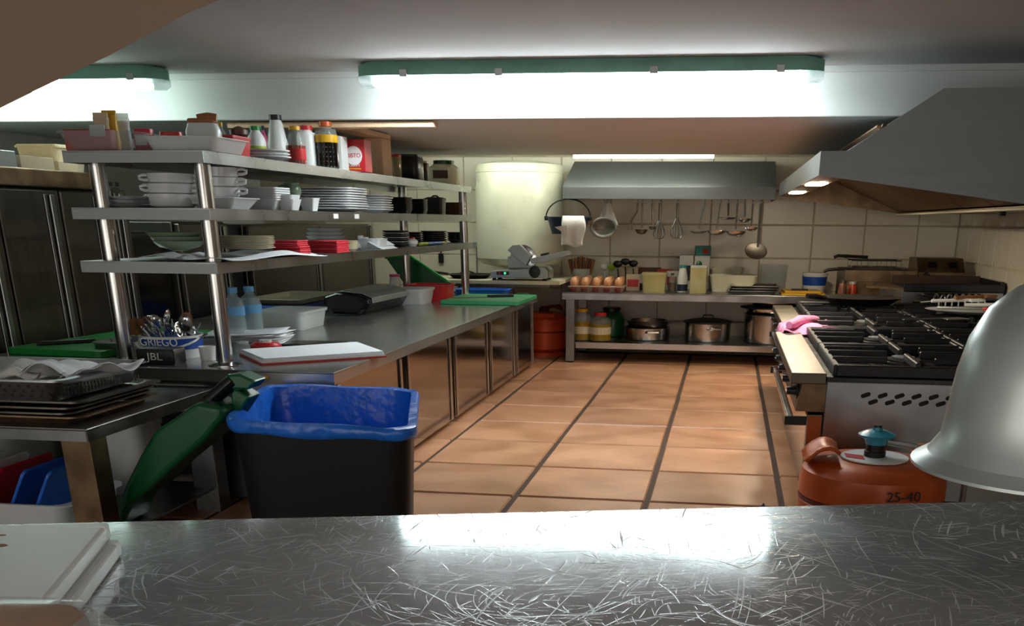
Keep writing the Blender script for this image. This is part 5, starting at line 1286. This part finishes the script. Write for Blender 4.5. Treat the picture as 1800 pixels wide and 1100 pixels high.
# pink cloth over the ledge
A_ = onz(1432, 545, ZR); 
x_e = .352
t = thing('pink_cloth', 'pink cleaning cloth draped over the range ledge', 'cloth', (x_e+.06, L(1395, ZR, x=x_e+.05).y, ZR))
def pk(u, v):
    x = -.16+.36*u; over = max(0, -(x+.075))
    return (max(x, -.083-.05*over) if over else x, -.28+.56*v+.04*math.sin(6*u), (.014+.014*math.sin(9*u+4*v)+.012*math.sin(13*v-5*u)) - over*1.3)
MB().grid(pk, 26, 20).build('cloth', 'pink', t, smooth=True, thick=.006, off=1)
MB().tube([(-.05, -.2, .04), (.02, -.05, .055), (.1, .1, .045), (.14, .22, .04)], [.02, .03, .028, .015], 10).build('rolled_fold', 'pink', t, smooth=True)
# tray of utensils on the right burners
p = L(1725, ZG, y=6.9)
t = thing('white_platter', 'white oval platter of utensils on the right rear burners', 'platter', p)
MB().lathe([(.2, 0), (.34, .022), (.35, .026), (.34, .026), (.2, .008), (0, .007)], 36, sy=.75).build('platter', 'white_ceramic', t, smooth=True)
MB().lathe([(.13, .0265), (.1, .0275)], 24, (.16, 0, 0), sy=.6).build('green_pattern', 'green_board', t)
Zp = ZG+.027
for i, (px, dx, mm, lb) in enumerate(((1700, .3, 'red', 'red tipped tongs lying on the white platter'), (1735, .22, 'red', 'short red handled brush on the white platter'), (1680, .26, 'white_plastic', 'white spatula lying on the white platter'), (1712, .24, 'wood_spoon', 'wooden spatula lying across the white platter'))):
    q = L(px, Zp+.012+.02*i, y=6.75+.05*i)
    t = thing('cooking_tool', lb, 'utensil', q, -.4+.3*i, 'tools on the platter')
    MB().tube([(-dx*.6, 0, 0), (dx*.3, 0, .006)], .010, 8).build('handle', 'steel' if i == 0 else ('white_plastic' if i < 3 else 'wood_spoon'), t, smooth=True)
    MB().rrect([(.9, 0), (1, .01), (.9, .018)], sx=.05, sy=.03, rad=.6).build('head', mm, t, loc=(dx*.3+.05, 0, -.004), smooth=True)
q = L(1690, Zp+.1, y=7.02)
t = thing('spring_whisk', 'coiled spring whisk on the back of the white platter', 'whisk', (q.x, q.y, Zp+.012))
MB().tube([(-.16+.32*i/90, .035*math.cos(i*.55), .035+.035*math.sin(i*.55)) for i in range(91)], .005, 6).build('coil', 'chrome', t, smooth=True)
MB().tube([(-.16, 0, .03), (-.3, -.04, .02)], .009).build('handle', 'chrome', t, smooth=True)
q = L(1655, ZG, y=6.4)
t = thing('spatula', 'long flat steel spatula resting on the grate left of the platter', 'spatula', (q.x, q.y, ZG), .5)
MB().box(-.28, .0, -.012, .012, .004, .012).build('handle', 'steel', t, bevel=.003); MB().box(.001, .17, -.05, .05, .002, .008).build('blade', 'steel_bright', t, bevel=.003)
q = L(1800, ZG, y=7.6)
t = thing('sheet_pan', 'black sheet pan at the right wall end of the range', 'pan', (1.62, q.y, ZG))
MB().rrect([(.9, 0), (1, .06), (1.03, .06), (.96, .06), (.88, .006)], sx=.2, sy=.35, rad=.1).build('pan', 'enamel_black', t, smooth=True); MB().tube([(-.2, -.1, .06), (-.26, -.1, .07), (-.26, .1, .07), (-.2, .1, .06)], .01).build('side_handle', 'black_plastic', t)

#@@GAS CYLINDER, HEAT LAMP
q = L(1535, 0, y=3.82)
q = Vector((.583, 3.80, 0)); r = .268
t = thing('gas_cylinder', 'scuffed orange gas cylinder with teal regulator in front of the range', 'gas cylinder', q)
ht = ZT(Vector((q.x, q.y, 0)), 806)
MB().lathe([(r*.9, 0), (r*.9, .03), (r*.8, .04), (r*.98, .07), (r, .1), (r, ht*.6), (r*.985, ht*.61), (r*.985, ht*.65), (r, ht*.66), (r, ht*.80), (r*.97, ht*.90), (r*.85, ht*.97), (r*.6, ht), (0, ht+.004)], 48).build('tank', 'orange_gas', t, smooth=True)
MB().lathe([(r*1.002, ht*.61), (r*1.002, ht*.65)], 48).build('weld_seam', 'red_dark', t, smooth=True)
for s_, nm in ((-1, 'carry_grip'), (1, 'carry_grip')):
    MB().grid(lambda u, v: (s_*(r*.52+r*.42*v), -.1+.2*u, ht-.02+.06*math.sin(PI*min(1, v*.7+.25))+.006*math.cos(6*u)), 8, 6).build(nm, 'orange_gas', t, smooth=True, thick=.012, off=1)
cl = MB().lathe([(r*.46, ht+.004), (r*.46, ht+.009), (.05, ht+.010)], 36).build('label_collar', 'white_plastic', t)
MB().add([(-r*.4, -.035, ht+.0105), (-r*.16, -.07, ht+.0105), (-r*.16, -.0, ht+.0105), (-r*.4, .03, ht+.0105)], [(0, 1, 2, 3)]).build('red_patch', 'red', cl, thick=.0008, off=1)
MB().lathe([(.04, ht+.0105), (.04, ht+.03), (.034, ht+.031), (.034, ht+.055)], 18).build('valve', 'black_plastic', t, smooth=True)
rg = MB().lathe([(.038, ht+.0555), (.045, ht+.075), (.066, ht+.085), (.068, ht+.092), (.04, ht+.105), (.018, ht+.108), (.016, ht+.118), (0, ht+.12)], 28).build('regulator', 'teal', t, smooth=True)
MB().lathe([(.016, ht+.1185), (.015, ht+.126), (0, ht+.127)], 14).build('top_button', 'black_plastic', rg, smooth=True)
MB().tube([(.04, -.01, ht+.066), (.1, -.02, ht+.06), (.2, -.01, ht+.04), (.3, .04, ht+.01), (.36, .1, ht-.1), (.37, .12, .02)], .012).build('hose', 'grey_metal', t, smooth=True)
text('25-40', .05, 'text_dark', t, (.075, -r-.0008, ht*.80), rot=(PI/2, 0, .28), name='handwriting', sx=1.1)
# blue rag at the foot of the range
q = onz(1397, 880, .1)
t = thing('blue_rag', 'small dark blue rag on the floor beside the orange cylinder', 'cloth', (.2, 4.02, .009))
MB().grid(lambda u, v: (-.06+.12*u, -.06+.12*v, .03+.09*(1-abs(2*u-1))*(1-abs(2*v-1))+.008*math.sin(9*u+7*v)), 10, 10).build('cloth', 'denim', t, smooth=True, thick=.03, off=-1)
# heat lamp over the pass
hp = L(1858, 1.0, y=1.3); k_ = U(hp)
zr = ZT(Vector((hp.x, hp.y, 0)), 822)
R = 232*k_
t = thing('heat_lamp', 'grey metal bell shaped heat lamp hanging over the right of the pass', 'heat lamp', (hp.x, hp.y, zr))
MB().lathe([(R, 0), (R*1.0, .004), (R*.88, .016), (R*.80, .035), (R*.775, .07), (R*.745, .115), (R*.69, .155), (R*.58, .190), (R*.40, .215), (R*.2, .225), (.02, .226), (.02, .222), (R*.2, .220), (R*.57, .186), (R*.73, .115), (R*.78, .04), (R*.95, .0)], 56).build('shade', 'lamp_grey', t, smooth=True)
MB().lathe([(.03, .2265), (.03, .27), (.012, .275)], 20).build('socket_cap', 'lamp_grey', t, smooth=True)
MB().tube([(0, 0, .276), (0, 0, ZC-zr)], .007).build('cord', 'black_plastic', t)
MB().lathe([(0, .05), (.04, .07), (.05, .1), (.025, .16), (.02, .2)], 18).build('bulb', 'red_dark', t, smooth=True)

#@@NEAR LEFT
# ---- bin with blue liner
zb = .545
cs = [onz(392, 742, zb), onz(728, 760, zb), onz(752, 676, zb), onz(473, 676, zb)]
for c in cs: c.y = min(c.y, IY0-.05)
ctr = sum(cs, Vector())/4
t = thing('waste_bin', 'black rectangular bin lined with a blue bag in front of the counter', 'bin', (ctr.x, ctr.y, 0))
def ring(scale, z, wob=0, ph=0, n=9, rad=.12):
    """rounded quad ring around the bin mouth"""
    pts = []; P4 = [Vector((c.x-ctr.x, c.y-ctr.y, 0)) for c in cs]
    for i in range(4):
        a, b, c = P4[i-1], P4[i], P4[(i+1) % 4]
        e1 = b+(a-b).normalized()*rad; e2 = b+(c-b).normalized()*rad
        for k in range(n):
            s = k/(n-1); pts.append(e1*(1-s)**2+b*2*s*(1-s)+e2*s*s)
        for k in range(1, n): pts.append(e2+(c+(b-c).normalized()*rad-e2)*k/n)
    return [(p.x*scale, p.y*scale, z+wob*(math.sin(i*.9+ph)+math.sin(i*.37+2*ph))) for i, p in enumerate(pts)]
def loft(rings, cap0=True, cap1=True):
    m_ = MB(); n = len(rings[0]); vs = [v for r_ in rings for v in r_]; fs = []
    for j in range(len(rings)-1):
        for i in range(n): fs.append((j*n+i, j*n+(i+1) % n, (j+1)*n+(i+1) % n, (j+1)*n+i))
    if cap0: fs.append(tuple(range(n))[::-1])
    if cap1: fs.append(tuple(range((len(rings)-1)*n, len(rings)*n)))
    return m_.add(vs, fs)
loft([ring(.86, 0), ring(.87, .02), ring(.965, zb-.01), ring(.99, zb-.01), ring(.99, zb), ring(.94, zb), ring(.84, .03)]).build('body', 'bin_black', t, smooth=True)
loft([ring(1.02, zb-.034, .004, .3), ring(1.025, zb-.02, .003, .7), ring(1.03, zb-.006, .002, 1), ring(1.02, zb+.006, .002, 2), ring(1.0, zb+.009, .002, 1), ring(.93, zb+.006, .002, 1.5), ring(.90, zb-.08, .004), ring(.87, zb-.2, .006, 2), ring(.83, zb-.36, .01, 1)], cap0=False).build('blue_liner', 'liner', t, smooth=True, thick=.0015)
# ---- green lid with black handle leaning between bin and table
yl = 3.34
pts = [(342, 708), (388, 716), (391, 738), (360, 775), (300, 825), (262, 862), (232, 884), (203, 888), (222, 845), (245, 800), (270, 758), (305, 735)]
w3 = [ony(a, b, yl) for a, b in pts]
dn = ony(165, 945, yl); dn2 = ony(195, 935, yl)
low = zns+.001
poly = [(v.x, v.z) for v in w3]
ex = (w3[7]-w3[8]).normalized(); kx = (w3[7].z-low)/max(.01, -ex.z)
poly = [(v.x, v.z) for v in w3[:7]]+[(w3[6].x+ex.x*(w3[6].z-low)/max(.2, -ex.z), low), (w3[7].x+ex.x*kx*.9, low)]+[(v.x, v.z) for v in w3[8:]]
t = thing('green_bin_lid', 'dark green plastic bin lid with black handle leaning beside the bin', 'lid', (w3[0].x, yl, low))
MB().prism([(x-w3[0].x, z-low) for x, z in poly], 'y', 0, .2).build('lid_panel', 'green_dark', t, bevel=.02, seg=3)
ha, hb_ = ony(368, 706, yl+.1)-Vector(t.location), ony(412, 668, yl+.1)-Vector(t.location)
MB().tube([ha, (ha+hb_)/2, hb_], .028, 12).build('handle', 'black_gloss', t, smooth=True)
for e in (ha, hb_): MB().cbox((e.x, e.y+.02, e.z-.04), .03, .06, .045, 0, 0).build('handle_bracket', 'green_dark', t, bevel=.01)
MB().prism([(hb_.x-.05, hb_.z-.03), (hb_.x+.06, hb_.z-.03), (hb_.x+.09, hb_.z+.0), (hb_.x+.03, hb_.z+.025), (hb_.x-.02, hb_.z+.02)], 'y', hb_.y-.02, hb_.y+.08).build('handle_end', 'green_dark', t, bevel=.008)
MB().prism([(w3[1].x-w3[0].x-.01, w3[1].z-low), (hb_.x-.02, hb_.z-.02), (hb_.x+.05, hb_.z-.06), (w3[2].x-w3[0].x, w3[2].z-low-.01)], 'y', .1, .2).build('hinge_plate', 'green_dark', t, bevel=.008)
# ---- stacked oven trays on the side table
Zt = zq+.0006
xr_ = onz(285, 690, zq).x
tx1 = onz(165, 742, zq).x-.01; tx0 = tx1-.95; tyc = NY0+.40
lev = Zt
def gn_tray(label, z, hgt, mat_, x0, x1, y0, y1, perf=False, grp='oven trays'):
    t = thing('oven_tray', label, 'tray', ((x0+x1)/2, (y0+y1)/2, z), 0, grp)
    sx, sy = (x1-x0)/2/1.05, (y1-y0)/2/1.05
    MB().rrect([(.93, 0), (.985, hgt-.006), (1.05, hgt-.006), (1.05, hgt), (.975, hgt), (.92, .004)], sx=sx, sy=sy, rad=.18, n=5).build('tray', mat_, t, smooth=True)
    if perf:
        for rw in range(3):
            for k in range(24):
                for face in (0, 1):
                    if face == 0: MB_ = (-sx*.9+1.8*sx*k/23+(rw % 2)*.012, -sy*(.945+.015*rw)-.0012, .018+.017*rw); rt_ = (PI/2, 0, 0)
                    else: MB_ = (sx*(.945+.015*rw)+.0012, -sy*.85+1.7*sy*k/23+(rw % 2)*.012, .018+.017*rw); rt_ = (PI/2, 0, PI/2)
                    if 'hole' not in HOLE: HOLE['hole'] = MB().lathe([(.006, 0), (.006, .002)], 6).build('hole', 'rubber', t); o = HOLE['hole']
                    else: o = HOLE['hole'].copy(); COL.objects.link(o); o.parent = t
                    o.location = MB_; o.rotation_euler = rt_
    return t
HOLE = {}
yb0, yb1 = NY0+.035, NY0+.59
tx1 = -2.185; tx0 = tx1-.95
for k, (hgt, dx, mt, lb) in enumerate(((.03, 0, 'steel_greasy', 'lowest deep tray of the stack on the side table'), (.016, -.02, 'steel_dark', 'second tray from the bottom of the stack'), (.016, -.01, 'steel_dark', 'third tray from the bottom of the stack'), (.016, .01, 'steel_dark', 'fourth tray from the bottom of the stack'))):
    gn_tray(lb, lev, hgt, mt, tx0+dx, tx1+dx, yb0+dx, yb1+dx); lev += hgt+.0008
pt = gn_tray('perforated steel tray on top of the tray stack', lev, .074, 'steel', tx0-.03, tx1-.03, yb0-.02, yb1-.0, True)
wy = (yb1-yb0)/2
for v in pt.children[0].data.vertices: v.co.z *= 1-.68*(v.co.y+wy)/(2*wy)
for ch in pt.children[1:]: ch.location.z *= 1-.68*(ch.location.y+wy)/(2*wy)
lev += .052
bx_, by_ = tx1-.22, yb0+.26
for i, (lb, mm, fn) in enumerate((
    ('leftmost crumpled white paper bag on the perforated tray', 'cloth_white', lambda u, v: (-.24+.26*u, -.12+.24*v, .004+.05*math.sin(PI*u)*math.sin(PI*v)**.5+.008*math.sin(14*u+6*v))),
    ('middle folded white paper bag on the perforated tray', 'paper', lambda u, v: (-.08+.2*u, -.13+.26*v, .006+.055*math.sin(PI*u)*(1-.4*v)+.006*math.sin(12*v))),
    ('rightmost white paper bag with a raised corner on the tray', 'paper', lambda u, v: (.06+.2*u, -.11+.24*v, .004+.06*u*(.6+.4*math.cos(5*v))+.004*math.sin(15*u))))):
    t = thing('paper_bag', lb, 'paper bag', (bx_, by_, lev), 0, 'paper bags on the tray')
    MB().grid(fn, 14, 12).build('crumpled_sheet', mm, t, smooth=True, thick=.003)
    MB().grid(lambda u, v: tuple(Vector(fn(.1+.8*u, v*.12))+Vector((0, -.012, .003))), 10, 2).build('folded_hem', mm, t, smooth=True, thick=.002)
# ---- containers under the side table
Zs = zns+.0006
lx = NX1-.16
# basket of lids
bx1_ = ony(130, 900, NY0+.06).x
t = tub('clear plastic box of coloured lids under the side table', Vector((bx1_-.42, NY0+.25, Zs)), .8, .4, .12, 'clear_milky', name='lid_box', cat='box', flare=.95)
for k, (mm, nm) in enumerate((('blue', 'blue plastic lid standing in front in the lid box'), ('blue', 'blue plastic lid right behind the front one'), ('red', 'red plastic lid standing in the lid box'), ('clear_milky', 'milky lid leaning in the lid box nearest the red one'), ('clear_milky', 'milky lid leaning in the middle of the lid box'), ('clear_milky', 'milky lid leaning at the left of the lid box'))):
    o_ = Vector((bx1_-.16-.1*k, NY0+.26, Zs+.014))
    l_ = thing('container_lid', nm, 'lid', o_, 0, 'lids in the box')
    a = MB().rrect([(1, -.006), (1, .006)], sx=.12, sy=.16, rad=.2).build('lid_panel', mm, l_, loc=(0, 0, .115), rot=(0, -1.05, 0), bevel=.003)
    MB().rrect([(1, .0062), (.97, .009), (.94, .0062)], sx=.1, sy=.14, rad=.2).build('raised_rim', mm, l_, loc=(0, 0, .115), rot=(0, -1.05, 0))
p = Vector((lx-.5, NY0+.62, Zs))
p = Vector((ony(35, 840, NY1-.3).x, NY1-.3, Zs))
t = thing('mixing_bowl', 'big grey plastic bowl under the side table behind the lids', 'bowl', (p.x-.05, NY1-.24, Zs))
MB().lathe([(.14, 0), (.2, .1), (.22, .28), (.23, .29), (.21, .29), (.18, .1), (.1, .02), (0, .018)], 30).build('bowl', 'grey_metal', t, smooth=True); MB().lathe([(.232, .2905), (.232, .305), (.1, .315), (0, .316)], 30).build('lid', 'cream_plastic', t, smooth=True)
t = tub('tall white plastic bucket under the side table beside the leg', Vector((lx-.16, NY1-.2, Zs)), .22, .24, .3, 'white_plastic', name='white_bucket', cat='bucket', flare=.8, rad=.5)
carton('brown cardboard box behind the bowl under the side table', Vector((-2.665, NY1-.13, Zs)), .09, .2, .3, 'paper_kraft')
#@@ON THE PASS
Z = ZP+.0006
ca, cb = onz(192, 918, ZP+.055), onz(85, 1046, ZP+.055)
dv = (cb-ca); dv.z = 0; dv.normalize(); nv = Vector((dv.y, -dv.x, 0))
ax = math.atan2(nv.y, nv.x)
nv2 = (onz(0, 923, ZP+.055)-ca); nv2.z = 0; nv2.normalize()
for k in range(2):
    c0 = ca.copy(); c0 -= nv2*(.012*(1-k)); c0.z = Z+k*.0285
    t = thing('cutting_board', ('lower', 'upper')[k]+' white cutting board of the two at the left of the pass', 'chopping board', c0, 0, 'white boards on the pass')
    W, D_ = .75, .55
    q4 = [Vector((0, 0, 0)), nv2*W, nv2*W+dv*D_, dv*D_]
    MB().quadprism([(*v.xy, 0) for v in q4], [(*v.xy, .027) for v in q4]).build('board', 'cream_plastic' if k == 5 else 'white_plastic', t, bevel=.005)
    MB().quadprism([(*(nv2*.004+dv*.015-nv2*.006).xy, .006), (*(nv2*.02+dv*.0).xy, .006), (*(nv2*.03+dv*.03).xy, .006), (*(nv2*.0+dv*.03).xy, .006)], [(*(nv2*.004+dv*.015-nv2*.006).xy, .0275), (*(nv2*.02+dv*.0).xy, .0275), (*(nv2*.03+dv*.03).xy, .0275), (*(nv2*.0+dv*.03).xy, .0275)]).build('corner_grip', 'white_plastic', t)
    if k == 1:
        rn = random.Random(4)
        for i in range(14):
            s_ = nv2*rn.uniform(.12, .24)+dv*rn.uniform(.04, .22)
            MB().lathe([(rn.uniform(.003, .009), .02705), (.001, .0274)], 9, (s_.x, s_.y, 0), sx=rn.uniform(.6, 1.8)).build('stain', 'wood_spoon', t)
# bagged bread at the lower left
q = onz(20, 1062, ZP+.10)
t = thing('bread_bag', 'sliced brown bread in a clear bag with navy label at lower left', 'bread', (q.x-.0, q.y-.06, ZP+.0575), .1)
MB().rrect([(.9, 0), (1, .012), (1, .03), (.92, .042), (.7, .046)], sx=.1, sy=.07, rad=.5).build('loaf', 'bread', t, smooth=True)
MB().rrect([(.93, -.0), (1.04, .012), (1.04, .034), (.96, .047), (.72, .052)], sx=.105, sy=.075, rad=.5).build('clear_wrap', 'clear', t, smooth=True)
MB().box(-.1, .05, -.0815, -.08, .006, .03).build('navy_label', 'navy', t)
MB().rrect([(.6, 0), (1, .012), (1, .03), (.5, .05)], sx=.015, sy=.04, rad=.6).build('twisted_end', 'clear', t, loc=(.125, 0, .002), smooth=True)
